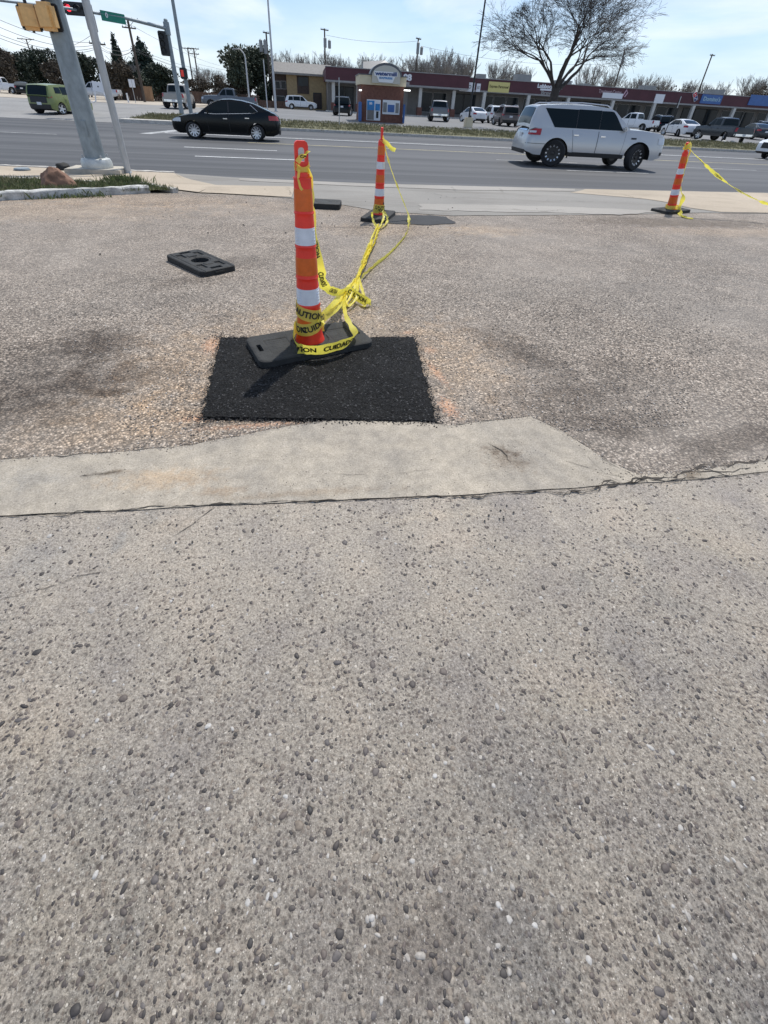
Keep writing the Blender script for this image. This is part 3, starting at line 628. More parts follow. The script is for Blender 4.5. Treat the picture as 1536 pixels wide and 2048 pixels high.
blades('weeds', fill(bed, 1500, 4)+[(at(rg.gauss(250, 18), rg.gauss(371, 2)).x, at(250, rg.gauss(371, 2)).y, 1.9) for _ in range(130)], M['blade_green'], .025, .075, .006, 1, 'green weeds and grass filling the kerbed bed by the boulder', 'weeds', 6, .06, .05)
blades('dry_grass', fill(bed, 1100, 6), M['blade_dry'], .025, .085, .005, 3, 'straw coloured dry grass mixed into the kerbed bed', 'dry grass', 6, .06, .05)
blades('kerb_weeds', [(at(rg.gauss(c_, 14), 396-c_*.03+rg.gauss(2, 2)).x, at(c_, 396-c_*.03+rg.gauss(2, 2)).y, rg.uniform(.5, 1.2)) for c_ in (55, 75, 105, 140, 150, 190) for _ in range(22)], M['blade_green'], .03, .1, .006, 5, 'weeds growing out along the chipped white kerb', 'weeds', 6, .04)
# far side of the road: kerb, verge, lot
def verge(name, x0, x1, y0, y1, m, h0=.14, seed=1, nx=120, ny=10):
    mb = MB()
    def fn(a, b):
        x, y = x0+(x1-x0)*a, y0+(y1-y0)*b; h = h0*(1-b)+.02*b
        return (x, y, gz(y)+h+mnoise.noise((x*.6, y*.6, seed))*.04*min(1, 4*b))
    mb.grid(fn, nx, ny); return struct(mb.build(name, m, smooth=180))
verge('grass_verge', -2.5, 70, 33.6, 41.5, M['grassg'])
verge('corner_island', -10.9, -6.6, 34.9, 40, M['grassg'], .17, 5, 20, 8)
def long_kerb(name, x0, x1, y, h=.14, wd=.18):
    mb = MB(); mb.bbox(((x0+x1)/2, y, gz(y)+h/2-.02), (x1-x0, wd, h+.05), .02); return struct(mb.build(name, M['kerb'], smooth=40))
long_kerb('far_kerb', -2.6, 70, 33.5)
struct((lambda mb: (mb.bbox((-8.8, 34.3, -.2), (4.8, 1.3, .26), .04), mb.build('island_kerb', M['kerb'], smooth=40))[1])(MB()))
blades('verge_grass', fill([(-2.4, 33.7), (48, 33.7), (48, 41.4), (-2.4, 41.4)], 9000, 8), M['blade_dry'], .05, .16, .02, 12, 'dry olive grass covering the verge across the road', 'grass', 4, .16, .09)
blades('island_grass', fill([(-10.8, 34.9), (-6.7, 34.9), (-6.7, 40), (-10.8, 40)], 900, 9), M['blade_dry'], .06, .2, .02, 13, 'dry grass on the corner island below the signal pole', 'grass', 4, .16, .12)
sheet('far_parking_lot', [(-8, 41.4), (90, 41.4), (90, 95), (-8, 95)], .0, M['farlot'])
sheet('side_street', [(-60, 33.4), (-8, 33.4), (-2.6, 33.4), (-2.6, 41.3), (-8, 41.5), (-8, 62), (-60, 62)], -.004, M['street'])
sheet('dirt_lot', jag([(-90, 62), (-16, 62), (-14, 68), (-12, 110), (-90, 110)], 2, .4, 3), .006, mat('pale_dirt', (.46, .40, .32), .95, var=.3, vscale=.5))
# markings
def mark(uv0, uv1, wd, m, name='lane_marking', off=.004):
    a, b = at(*uv0), at(*uv1); y = (a.y+b.y)/2
    return sheet(name, jag([(a.x, y-wd/2), (b.x, y-wd/2), (b.x, y+wd/2), (a.x, y+wd/2)], .5, .008, 3), off, m)
yw = 26.6
sheet('lane_marking', jag([(-7.3, yw-.09), (60, yw-.09), (60, yw+.09), (-7.3, yw+.09)], .6, .012, 3), .001, M['white_paint'])
sheet('lane_marking', jag([(-2.5, 22.55), (60, 22.55), (60, 22.67), (-2.5, 22.67)], .6, .02, 4), .001, M['yellow_paint'])
sheet('lane_marking', jag([(-4.4, 19.25), (-1.1, 19.25), (-1.1, 19.37), (-4.4, 19.37)], .3, .012, 5), .001, M['white_paint'])
sheet('lane_marking', jag([(-3.45, 16.3), (-.25, 16.3), (-.25, 16.42), (-3.45, 16.42)], .3, .012, 6), .001, M['white_paint'])
for i, (x0, x1, y) in enumerate(((7.5, 11, 19.3), (16, 19.5, 19.3), (9, 12.2, 16.35), (19, 23, 16.35), (-22, -10, 22.6))):
    sheet('lane_marking', jag([(x0, y-.06), (x1, y-.06), (x1, y+.06), (x0, y+.06)], .3, .012, 7+i), .001, M['worn_paint'])
sheet('stop_line', jag([(-7.6, 25.1), (-7.1, 25.1), (-6.3, 29.5), (-6.9, 29.5)], .4, .03, 3), .001, M['worn_paint'])
# ------------------------------------------------------------------ channelizers, rubber bases, caution tape
C1 = at(621, 694); C2 = at(757, 436); C3 = at(1340, 424)
def z1(v): return zat(C1.x, C1.y, v)-C1.z
def hfield(name, Lx, Wy, Hh, fn, m, parent=None, r=.05, nx=110, ny=56):
    mb = MB()
    def P(a, b, z):
        x, y = (a-.5)*Lx, (b-.5)*Wy; cx, cy = Lx/2-r, Wy/2-r
        if abs(x) > cx and abs(y) > cy:
            dx, dy = abs(x)-cx, abs(y)-cy; m_ = max(dx, dy); k = m_/max(1e-6, hypot(dx, dy)); x = math.copysign(cx+dx*k, x); y = math.copysign(cy+dy*k, y)
        return (x, y, z)
    def top(a, b):
        x, y = (a-.5)*Lx, (b-.5)*Wy; e = min(a*Lx, (1-a)*Lx, b*Wy, (1-b)*Wy)
        return P(a, b, Hh-max(0, .008-e)*.8-fn(x, y)-abs(mnoise.noise((x*30, y*30, 1)))*.0012)
    mb.grid(top, nx, ny); rim = [(i/nx, 0) for i in range(nx)]+[(1, j/ny) for j in range(ny)]+[(1-i/nx, 1) for i in range(nx)]+[(0, 1-j/ny) for j in range(ny)]
    o = len(mb.v); k = len(rim)
    for a, b in rim: mb.v.append(top(a, b))
    for a, b in rim: q = P(a, b, .004); mb.v.append((q[0]*1.008, q[1]*1.01, q[2]))
    for i in range(k): mb.f.append((o+i, o+k+i, o+k+(i+1) % k, o+(i+1) % k)); mb.mi.append(0)
    return mb.build(name, m, parent, smooth=40)
def box_in(x, y, cx, cy, hx, hy): return abs(x-cx) < hx and abs(y-cy) < hy
def base_fn(x, y):
    d = 0
    for s in (-1, 1):
        if box_in(x, y, s*.315, .0, .012, .04): d = .03
        if box_in(x, y, s*.20, 0, .07, .085) and not box_in(x, y, s*.20, 0, .064, .079): d = .005
        if box_in(x, y, s*.20, 0, .064, .079): d = .0025+.0015*(sin(y*260) > 0)
    if hypot(x, y) < .115 and hypot(x, y) > .105: d = .006
    return d
def loose_fn(x, y):
    r = hypot(x, y); d = 0
    if r < .075: return .042
    if r < .095: return .006
    for s in (-1, 1):
        if box_in(x, y, s*.19, .085, .06, .03) or box_in(x, y, s*.19, -.085, .06, .03): d = .012
        if box_in(x, y, s*.285, 0, .02, .05): d = .022
        if box_in(x, y, s*.15, 0, .025, .04): d = -.006
    if abs(abs(y)-.135) < .004 or abs(abs(x)-.12) < .004: d = .005
    return d
def rubber_base(P, rz, label, fn, Lx=.70, Wy=.35, Hh=.055, m='rubber'):
    t = thing('rubber_base', label, 'channelizer base', P, rz, 'loose black rubber channelizer bases')
    hfield('rubber_slab', Lx, Wy, Hh, fn, M[m], t)
    mb = MB()
    for s in (-1, 1): mb.bbox((s*(Lx/2+.004), 0, Hh*.5), (.012, .10, .018), .004)
    mb.build('end_grip', M['rubber_dusty'], t, smooth=40); return t
PROF = [(.05, .090), (.062, .088), (.085, .080), (.13, .0745), (.22, .069), (.36, .0645), (.50, .060), (.70, .0525), (.90, .0455), (.935, .0445)]
def rad(z):
    return interp([(a, b) for a, b in PROF], z)
ZS = z1(357)                                    # shoulder
def channelizer(P, label, rz=0, tilt=(0, 0), base_rz=RAD(20), stamp=None, group='orange channelizer posts on black rubber bases'):
    t = thing('channelizer_post', label, 'traffic channelizer', P, 0, group)
    T = Matrix.Rotation(tilt[1], 3, 'Y')@Matrix.Rotation(tilt[0], 3, 'X')@Matrix.Rotation(rz, 3, 'Z')
    rims = [z1(v) for v in (424, 491, 552, 607, 652)]; prof = []
    zs = [.05+i*(ZS-.05)/90 for i in range(91)]
    for z in zs:
        r = rad(z); 
        for q in rims:
            if abs(z-q) < .007: r += .0035
            elif q-.05 < z < q-.007: r -= .0008
        prof.append((r, z))
    prof += [(rad(ZS)+.003, ZS+.001), (rad(ZS)+.0015, ZS+.006), (.037, ZS+.012), (.034, ZS+.03)]
    b = MB(); b.lathe(prof, 40, (0, 0, 0), T); b.build('post_body', M['cone'], t, smooth=35)
    h = MB(); top = z1(281); z0 = ZS+.02; hw = .033
    out = [(-.034, z0), (.034, z0), (.033, z0+.05), (hw, top-.02), (hw-.004, top-.007), (hw-.014, top), (-hw+.014, top), (-hw+.004, top-.007), (-hw, top-.02), (-.033, z0+.05)]
    s0, s1 = z0+.055, top-.028; inn = [(-.016, s0), (.016, s0), (.016, s0+.03), (.016, s1-.012), (.012, s1-.004), (.006, s1), (-.006, s1), (-.012, s1-.004), (-.016, s1-.012), (-.016, s0+.03)]
    n = len(out)
    def ring(lst, y): return [tuple(T@Vector((x, y, z))) for x, z in lst]
    yy = .0135
    h.add(ring(out, -yy)+ring(inn, -yy*.9)+ring(out, yy)+ring(inn, yy*.9), [(i, (i+1) % n, n+(i+1) % n, n+i) for i in range(n)]+[(2*n+i, 3*n+i, 3*n+(i+1) % n, 2*n+(i+1) % n) for i in range(n)]
          + [(i, 2*n+i, 2*n+(i+1) % n, (i+1) % n) for i in range(n)]+[(n+i, n+(i+1) % n, 3*n+(i+1) % n, 3*n+i) for i in range(n)])
    h.build('handle_loop', M['cone'], t, smooth=40)
    for (va, vb, k) in ((376, 420, 'band_o'), (453, 487, 'band_w'), (512, 546, 'band_o'), (573, 604, 'band_w'), (615, 648, 'band_o')):
        bb = MB(); za, zb = z1(vb), z1(va); pr = [(rad(za)+.0002, za)]+[(rad(za+(zb-za)*i/10)+.0012, za+.001+(zb-za-.002)*i/10) for i in range(11)]+[(rad(zb)+.0002, zb)]
        bb.lathe(pr, 40, (0, 0, 0), T, cap=False)
        bb.build('reflective_band', M[k], t, smooth=40)
        if k == 'band_w':
            for i in range(5):
                z = za+(zb-za)*(.14+.18*i)
                for a0 in (195, 305):
                    rb = MB()
                    rb.tube([T@Vector((( rad(z)+.0012)*cos(RAD(a0+a)), (rad(z)+.0012)*sin(RAD(a0+a)), z)) for a in (0, 9, 18, 27, 36)], [.0006, .0024, .0026, .0024, .0006], 5); rb.build('band_rib', M[k], t, smooth=50)
    bs = hfield('rubber_base', .72, .36, .055, base_fn, M['rubber_dusty'], t); bs.rotation_euler = (0, 0, base_rz)
    if stamp:
        mb = MB(); vs, fs = text_geo(stamp[0], 1, .05); z, size, a0 = stamp[1], stamp[2], stamp[3]; r = rad(z)+.0022
        mb.add([T@Vector((r*cos(a0+v[0]*size/r), r*sin(a0+v[0]*size/r), z+v[1]*size)) for v in vs], fs); mb.build('stencil', M['ink'], t)
    return t
cone1 = channelizer(C1, 'nearest orange channelizer post, wrapped in lettered caution tape on the fresh black patch', RAD(8))
channelizer(C2, 'middle orange channelizer post with black stencil, at the end of the driveway', RAD(75), base_rz=RAD(68), stamp=('S6', z1(630)-.02, .055, RAD(255)))
channelizer(C3, 'orange channelizer post leaning left at right, caution tape tied to its top', RAD(30), tilt=(0, RAD(-9)), base_rz=RAD(22))
channelizer(at(1600, 428), 'orange channelizer post past the right edge that the tape runs to', RAD(30), base_rz=RAD(12))
c = at(402, 531); rubber_base(c, RAD(-51), 'loose black rubber base with round hole lying left of the nearest post', loose_fn, .68, .34, .055)
c = at(646, 414); rubber_base(c, RAD(-8), 'small thick black rubber base lying by the concrete apron, right behind the nearest post', base_fn, .56, .42, .085)
# caution tape
def crv(pts, n=14):
    out = []; P = [pts[0]]+list(pts)+[pts[-1]]
    for i in range(1, len(P)-2):
        for k in range(n):
            t = k/n; a, b, c_, d = P[i-1], P[i], P[i+1], P[i+2]
            out.append(.5*((2*b)+(c_-a)*t+(2*a-5*b+4*c_-d)*t*t+(3*b-a-3*c_+d)*t**3))
    out.append(P[-2]); return out
def ribbon(parent, pts, wd, width=.076, words=(), tsize=.05, fold=.0, seed=0, name='strand', crumple=0, n=14, wl=None):
    """pts, wd: control points and width directions; words: (text, centre distance along the strand)"""
    P = crv([Vector(p) for p in pts], n); Wd = crv([Vector(q).normalized() for q in wd], n); L = [0]
    for a, b in zip(P, P[1:]): L.append(L[-1]+(b-a).length)
    fr = []
    for i, p in enumerate(P):
        t = (P[min(i+1, len(P)-1)]-P[max(0, i-1)]).normalized(); w_ = Wd[i]-t*Wd[i].dot(t)
        if crumple: w_ = Matrix.Rotation(mnoise.noise((L[i]*9, seed, 2))*crumple, 3, t)@w_
        w_ = w_.normalized(); fr.append((p, w_, t.cross(w_)))
    K = 4; mb = MB(); wv = [width*(1+(mnoise.noise((l*12, seed, 5))*.35 if crumple else 0))*(interp([(k_/(len(wl)-1)*(len(P)-1), q_) for k_, q_ in enumerate(wl)], i) if wl else 1) for i, l in enumerate(L)]
    for (p, w_, nn), l, ww in zip(fr, L, wv):
        for j in range(K+1):
            q = j/K-.5; mb.v.append(tuple(p+w_*q*ww+nn*(fold*(abs(q)*2-.5)+.0022*mnoise.noise((l*22, q*3, seed)))))
    for i in range(len(P)-1):
        for j in range(K): mb.f.append((i*(K+1)+j, (i+1)*(K+1)+j, (i+1)*(K+1)+j+1, i*(K+1)+j+1)); mb.mi.append(0)
    o = mb.build(name, M['tape'], parent, smooth=60)
    if words:
        def at_s(s):
            s = min(max(s, 0), L[-1]-1e-4); lo = 0; hi = len(L)-1
            while hi-lo > 1:
                m_ = (lo+hi)//2
                if L[m_] <= s: lo = m_
                else: hi = m_
            k = (s-L[lo])/max(1e-9, L[hi]-L[lo]); return tuple(fr[lo][q].lerp(fr[hi][q], k) for q in range(3))+(wv[lo]*(1-k)+wv[hi]*k,)
        for word, s0 in words:
          for sg in (1, -1):
            tb = MB(); vs, fs = text_geo(word, 1, .03)
            vv = []
            for v in vs:
                    p, w_, nn, ww = at_s(s0+v[0]*tsize); q = v[1]*tsize/max(width, .01)
                    vv.append(p+w_*q*ww+nn*(fold*(abs(q)*2-.5)+sg*.0032))
            tb.add(vv, fs); tb.build('lettering', M['ink'], o)
    return o
GT = 'yellow caution tape between the channelizer posts'
def up_(v): return Vector(v)
K = at(690, 586, .07); Z = Vector((0, 0, 1))
# 1 wraps round the foot of the nearest post
t = thing('caution_tape', 'caution tape with black lettering wound twice round the lower part of the nearest post', 'caution tape', C1, 0, GT)
pts = []; wdv = []
cyc = [(150, 610), (180, 613), (210, 616), (240, 619), (270, 622), (300, 625), (330, 627), (360, 629), (400, 632), (440, 637), (480, 643), (520, 649), (540, 651), (570, 652), (600, 651), (630, 649), (660, 645), (690, 640), (710, 636)]
for th, v in cyc:
    z = z1(v); r = rad(z)+.0055; pts.append(Vector((r*cos(RAD(th)), r*sin(RAD(th)), z))); wdv.append(Vector((-.07*cos(RAD(th)), -.07*sin(RAD(th)), 1)))
c_ = .066; s_of = lambda th: (th-150)*pi/180*(c_+.005)
e1 = at(672, 610, .12)-C1; e2 = K-C1
pts += [e1.lerp(pts[-1], .5), e1, e2]; wdv += [Vector((-.3, -.3, 1)), Vector((-.6, -.2, .7)), Vector((-.6, 0, .6))]
ribbon(t, pts, wdv, .074, [('CAUTION', s_of(262)), ('CAUTION', s_of(570)), ('CUIDADO', s_of(700)+.04)], .050, n=6)
# 2 slack loop standing on the rubber base
t = thing('caution_tape', 'slack loop of caution tape on the rubber base round the foot of the nearest post', 'caution tape', (0, 0, 0), 0, GT)
lp = [C1+Vector((.09, .05, .12)), C1+Vector((.0, .105, .12)), C1+Vector((-.09, .05, .105)), atz(593, 692, .095), atz(606, 699, .085), atz(640, 700, .085), atz(672, 693, .085), atz(698, 683, .085), atz(711, 669, .09), atz(704, 654, .10), atz(692, 632, .10), atz(688, 606, .09), K]
ribbon(t, lp, [Z, Z, Z, Z+Vector((-.2, -.25, 0)), Z+Vector((0, -.35, 0)), Z+Vector((.0, -.35, 0)), Z+Vector((.1, -.3, 0)), Z+Vector((.3, 0, 0)), Vector((.7, 0, .7)), Vector((1, .3, .2)), Vector((1, .3, .2)), Vector((.7, .2, .5)), Vector((.5, 0, .6))], .076, [('CAUTION', .47), ('CUIDADO', .74)], .05, crumple=.25, seed=3, wl=[1, 1, 1, 1, 1, 1, 1, .9, .6, .5, .38, .3, .35])
# 3 hanging from the handle of the nearest post down to the knot
t = thing('caution_tape', 'caution tape tied to the handle of the nearest post and hanging down its right side', 'caution tape', (0, 0, 0), 0, GT)
hp = [(614, 331, C1.y-.01), (621, 352, C1.y+.02), (626, 400, C1.y+.05), (630, 450, C1.y+.07), (634, 500, C1.y+.10), (640, 540, C1.y+.16), (648, 570, C1.y+.28), (668, 583, C1.y+.48)]
hp = [aty(*q) for q in hp]+[K]
V = Vector((-.1, 1, .02))
ribbon(t, hp, [V, V, V, V, Vector((.6, .9, 0)), Vector((1, .25, .1)), Vector((.9, .2, .35)), Vector((.5, .3, .7)), Vector((.3, .3, .8))], .06, [('CUIDADO', .72), ('CAUTION', .42), ('CAUTION', 1.02)], .04, fold=.006, crumple=.5, seed=8)
zt = z1(333)
kn = [C1+Vector((.030*cos(a)*1.25, .024*sin(a), zt+.012*sin(a*2+1))) for a in [i*2*pi/8 for i in range(9)]]
ribbon(t, kn, [Z]*9, .022, [], crumple=.9, seed=4); ribbon(t, [p+Vector((0, 0, -.016)) for p in kn], [Z]*9, .016, [], crumple=1.2, seed=6)
ribbon(t, [C1+Vector((-.02, -.03, zt+.02)), C1+Vector((.0, -.034, zt+.045)), C1+Vector((.022, -.03, zt+.05)), C1+Vector((.034, -.01, zt+.07))], [Z, Z, Vector((0, -.5, 1)), Vector((1, 0, .3))], .026, [('CAU', .05)], .022, crumple=.8, seed=7)
ribbon(t, [C1+Vector((-.012, -.036, zt-.01)), C1+Vector((-.018, -.042, zt-.045)), C1+Vector((-.012, -.046, zt-.085)), C1+Vector((-.002, -.047, zt-.10))], [Vector((1, 0, .2))]*4, .013, [], crumple=.8, seed=9)
# 4 bundle of strands from the middle post to the knot
t = thing('caution_tape', 'bundle of twisted caution tape strands running from the middle post to the ground knot', 'caution tape', (0, 0, 0), 0, GT)
rr = random.Random(21)
def bundle(uvh, width, seed, words=(), jit=6.0):
    width *= .72
    q = [at(u+(rr.uniform(-jit, jit) if 0 < i < len(uvh)-1 else 0), v, h) for i, (u, v, h) in enumerate(uvh)]
    ribbon(t, q, [Vector((rr.uniform(.2, 1), rr.uniform(-.3, .3), rr.uniform(-.2, 1))) for _ in q], width, words, .04, fold=.004, crumple=1.3, seed=seed)
for i in range(4): bundle([(756, 448, .04), (748, 475, .05), (738, 500, .06), (728, 525, .07), (716, 553, .07)], .034, i)
bundle([(744, 424, .16), (745, 436, .08), (749, 447, .05), (756, 460, .04), (750, 480, .05), (732, 520, .06)], .045, 11, jit=0); bundle([(766, 420, .16), (767, 436, .08), (762, 450, .05), (754, 466, .04), (747, 490, .05), (722, 540, .06)], .04, 12, jit=0)
bundle([(768, 424, .12), (775, 436, .06), (772, 448, .03), (762, 455, .03), (752, 460, .04)], .045, 13, jit=0)
for i in range(3): bundle([(745, 480, .05), (733, 512, .07), (716, 551, .07), (700, 572, .07), (690, 586, .07)], .04, 20+i)
bundle([(716, 551, .07), (722, 570, .05), (726, 587, .04), (730, 597, .03)], .03, 31, jit=1); bundle([(716, 553, .07), (716, 572, .05), (712, 590, .04), (700, 606, .03), (692, 611, .03)], .032, 32, jit=1); bundle([(714, 555, .07), (706, 572, .06), (698, 582, .06)], .03, 33, jit=1)
ribbon(t, [K+Vector((-.01, 0, .01)), at(700, 583, .07), at(716, 594, .05), at(732, 603, .04), at(734, 608, .02), at(724, 612, .015)], [Vector((.35, 0, 1))]*4+[Vector((.6, 0, .6)), Vector((1, 0, .1))], .072, [('CAUTION', .15)], .045, seed=41)
for i, (du, dv) in enumerate(((6, 4), (-5, 8), (12, 12), (2, 16))): bundle([(712+du*.4, 556, .07), (704+du, 574+dv*.3, .08), (694+du*1.5, 590+dv*.6, .05), (684+du, 600+dv, .04), (690, 586, .07)], .028, 70+i, jit=2)
for k_ in range(2): ribbon(t, [K, at(676, 606, .10), at(664, 622, .14), C1+Vector((.075, .03, .17+.02*k_))], [Vector((.7, 0, .5)), Vector((.8, 0, .4)), Vector((.5, .3, .7)), Z], .045, [], fold=.008, crumple=.5, seed=50+k_)
kb = MB(); kk = [K+Vector((.016*cos(i*1.1), .014*sin(i*1.3), .012*sin(i*2.1))) for i in range(12)]; ribbon(t, kk, [Vector((sin(i), cos(i), .6)) for i in range(12)], .014, [], crumple=1, seed=61, name='knot')
# 5 long arc from the top of the middle post, and its loose end
t = thing('caution_tape', 'thin strand of caution tape arcing down from the top of the middle post', 'caution tape', (0, 0, 0), 0, GT)
zc = C2+Vector((.02, 0, z1(331)))
arc = [zc, aty(772, 305, C2.y-.02), aty(786, 350, C2.y-.05), aty(803, 395, C2.y-.1), aty(816, 428, C2.y-.15), at(818, 448, .02), at(812, 468, .015), at(800, 485, .015), at(776, 510, .015), at(748, 532, .02), at(722, 556, .05)]
ribbon(t, arc, [Vector((.3, 1, .2))]*6+[Vector((.4, .6, .5))]*5, .045, [], fold=.008, crumple=.7, seed=71)
ribbon(t, [zc, aty(764, 279, C2.y-.03), aty(775, 288, C2.y-.06), aty(783, 297, C2.y-.06), aty(791, 300, C2.y-.06)], [Vector((.4, 0, 1))]*5, .05, [], fold=.008, crumple=1.2, seed=72)
# tape wound round the foot of the middle post
t = thing('caution_tape', 'dirty yellow caution tape wound round the foot of the middle post', 'caution tape', C2, 0, GT)
q = []; 
for i in range(27):
    a = RAD(200+i*30); z = .16-.0028*i; r = rad(z)+.005; q.append(Vector((r*cos(a), r*sin(a), z)))
ribbon(t, q, [Z]*27, .07, [('CAUTION', .13), ('CUIDADO', .62)], .045, n=5)
# right hand post
top3 = C3+Vector((-.16, 0, 1.03)); ft3 = C3+Vector((.10, -.06, .06))
t = thing('caution_tape', 'yellow caution tape hanging down the right side of the leaning post to the ground', 'caution tape', (0, 0, 0), 0, GT)
ribbon(t, [top3+Vector((-.02, -.04, .05)), top3+Vector((.05, -.03, .0)), top3+Vector((.09, -.02, -.25)), top3+Vector((.15, -.02, -.6)), ft3+Vector((0, 0, .18)), ft3, at(1368, 433, .02), at(1386, 437, .01)], [Vector((1, 0, .3)), Vector((.5, .6, .5)), Vector((.5, .8, .1)), Vector((.6, .7, .1)), Vector((1, 0, .1)), Vector((1, 0, .4)), Vector((.2, 1, .1)), Vector((.2, 1, .1))], .07, [('CAUTION', .5)], .045, fold=.012, crumple=.8, seed=81)
kn = [top3+Vector((.042*cos(a), .042*sin(a), .02*sin(a*3))) for a in [i*2*pi/7 for i in range(15)]]
ribbon(t, kn, [Z]*15, .06, [], crumple=1.1, seed=82)
fk = [C3+Vector((.11*cos(a), .11*sin(a), .09+.01*sin(3*a))) for a in [i*2*pi/9 for i in range(10)]]; ribbon(t, fk, [Z]*10, .06, [], crumple=.7, seed=83)
t = thing('caution_tape', 'long caution tape strand sloping from the leaning post to the right edge', 'caution tape', (0, 0, 0), 0, GT)
E = at(1600, 428, .18); ls = [top3.lerp(E, k)+Vector((0, 0, -.16*sin(pi*k))) for k in (0, .15, .3, .45, .6, .75, .9, 1)]
ribbon(t, ls, [Vector((0, .6+.4*sin(i*2), .7*cos(i*1.7))) for i in range(8)], .05, [('CAUTION', .35), ('CUIDADO', .75), ('CAUTION', 1.15)], .034, fold=.006, crumple=.9, seed=91)

# ------------------------------------------------------------------ left corner: signal pole, plinth, pale pole, boulder
PL = at(186, 350)
def chamf(name, label, cat, c, d, b, m, rz=0, **k):
    mb = MB(); mb.bbox((0, 0, d[2]/2), d, b); o = mb.build(name, m, smooth=30); o.location = c; o.rotation_euler = (0, 0, rz); return tag(o, label, cat)
chamf('concrete_plinth', 'square tan concrete plinth under the grey signal pole', 'plinth', PL+Vector((0, .33, 0)), (1.12, .72, .11), .015, M['plinth'], RAD(2))
PB = PL+Vector((.02, .33, .11))
t = thing('traffic_signal_pole', 'thick grey galvanised signal pole with tan pedestrian heads standing on the concrete plinth', 'signal pole', PB)
mb = MB(); mb.lathe([(.205, .0), (.202, .3), (.182, 2.2), (.17, 3.4), (.13, 8)], 28); mb.build('pole_shaft', M['galv'], t, smooth=40)
mb = MB(); mb.lathe([(.31, 0), (.315, .03), (.31, .12), (.285, .175), (.23, .195), (.212, .195)], 28); mb.build('base_collar', M['collar'], t, smooth=35)
for k in range(4):
    a = pi/4+k*pi/2; mb = MB(); mb.lathe([(.022, .2), (.022, .245), (.015, .26)], 6, (.262*cos(a), .262*sin(a), 0)); mb.build('anchor_nut', M['galvl'], t)
mb = MB(); mb.bbox((.015, -.193, .75), (.13, .03, .3), .012); mb.build('hand_hole_cover', M['galv'], t, smooth=35)
def ped_head(cu, v0, v1, y, rz, wpx, label=None):
    p0 = aty(cu, v1, y); p1 = aty(cu, v0, y); h = p1.z-p0.z; wdt = wpx/CF*((p0-Vector((0, 0, CH))).dot(_F)); c = (p0+p1)/2-PB; R = Matrix.Rotation(rz, 3, 'Z')
    m = MB(); m.bbox((0, 0, 0), (wdt, .20, h), .055)
    o = m.build('pedestrian_signal', M['ylw'], t, smooth=45); o.location = c; o.rotation_euler = (0, 0, rz)
    m = MB(); m.bbox((0, .13, 0), (wdt*.98, .07, h*.98), .02); m.build('visor', M['blk'], o, smooth=35)
    m = MB(); m.tube([(0, .02, -h/2), (0, .02, -h/2-.03)], .022, 8); m.tube([(0, .02, h/2), (0, .02, h/2+.14)], .028, 8); m.build('mount_stub', M['blk'], o, smooth=40)
    return o
yy = PB.y-.30
ped_head(59, 8, 61, yy, RAD(22), 36); ped_head(94, 4, 62, yy-.06, RAD(-16), 35)
mb = MB(); a = aty(30, -6, yy)-PB; b = aty(100, -6, yy)-PB; mb.bbox(((a.x+b.x)/2, a.y, a.z+.09), (abs(b.x-a.x)+.3, .07, .16), .02); mb.tube([(0, -.15, a.z+.2), (0, yy-PB.y, a.z+.2)], .03, 8); mb.build('signal_bracket', M['blk'], t, smooth=35)
P2 = at(257, 347.5); P2.z += .015
t = thing('metal_pole', 'slim pale grey metal pole standing on the corner sidewalk right of the signal pole', 'pole', P2)
mb = MB(); mb.lathe([(.068, 0), (.072, 1.5), (.074, 9)], 18); mb.build('pole_shaft', M['galvl'], t, smooth=40)
mb = MB(); mb.lathe([(.082, 0), (.082, .02), (.073, .03)], 18); mb.build('foot_ring', M['galvl'], t, smooth=40)
ST = at(267, 369); mb = MB(); mb.tube([(0, 0, 0), (-.012, 0, .14), (-.02, 0, .22)], .012, 6); o = mb.build('metal_stake', M['galvl'], smooth=40); o.location = ST; tag(o, 'short thin metal stake in the green grass below the slim pale pole', 'stake')
def boulder():
    bm = bmesh.new(); bmesh.ops.create_icosphere(bm, subdivisions=4, radius=1)
    planes = [(Vector((.25, -.8, .45)), .62), (Vector((-.75, -.35, .5)), .66), (Vector((.75, .1, .62)), .58), (Vector((-.3, .4, .85)), .72), (Vector((.1, -.45, .9)), .76), (Vector((.9, -.4, .1)), .8), (Vector((-.95, .1, .05)), .78)]
    for v in bm.verts:
        p = v.co.copy()
        for n_, d in planes:
            n_ = n_.normalized(); k = p.dot(n_)
            if k > d: p -= n_*(k-d)*.92
        p += v.co*(mnoise.noise(v.co*2.2)*.09+mnoise.noise(v.co*6)*.035)
        v.co = Vector((p.x*.29, p.y*.22, max(-.05, p.z*.255+.085)))
    me = bpy.data.meshes.new('boulder'); bm.to_mesh(me); bm.free(); me.materials.append(M['rock'])
    me.polygons.foreach_set('use_smooth', [True]*len(me.polygons)); me.set_sharp_from_angle(angle=RAD(28))
    o = bpy.data.objects.new('boulder', me); col.objects.link(o); o.location = at(112, 383)+Vector((0, .15, .03)); o.rotation_euler = (0, 0, .2); tag(o, 'angular red brown boulder sitting in the weedy kerbed bed', 'boulder')
boulder()
p = at(45, 342); t = thing('valve_lid', 'dark round valve lid standing proud of the left sidewalk', 'lid', p)
mb = MB(); mb.lathe([(.14, .01), (.15, .03), (.14, .06), (.05, .065)], 20); mb.build('lid', M['galv'], t, smooth=35); mb = MB(); mb.lathe([(.165, 0), (.165, .02), (.14, .024)], 20, cap=False); mb.build('rim', M['blk'], t, smooth=35)
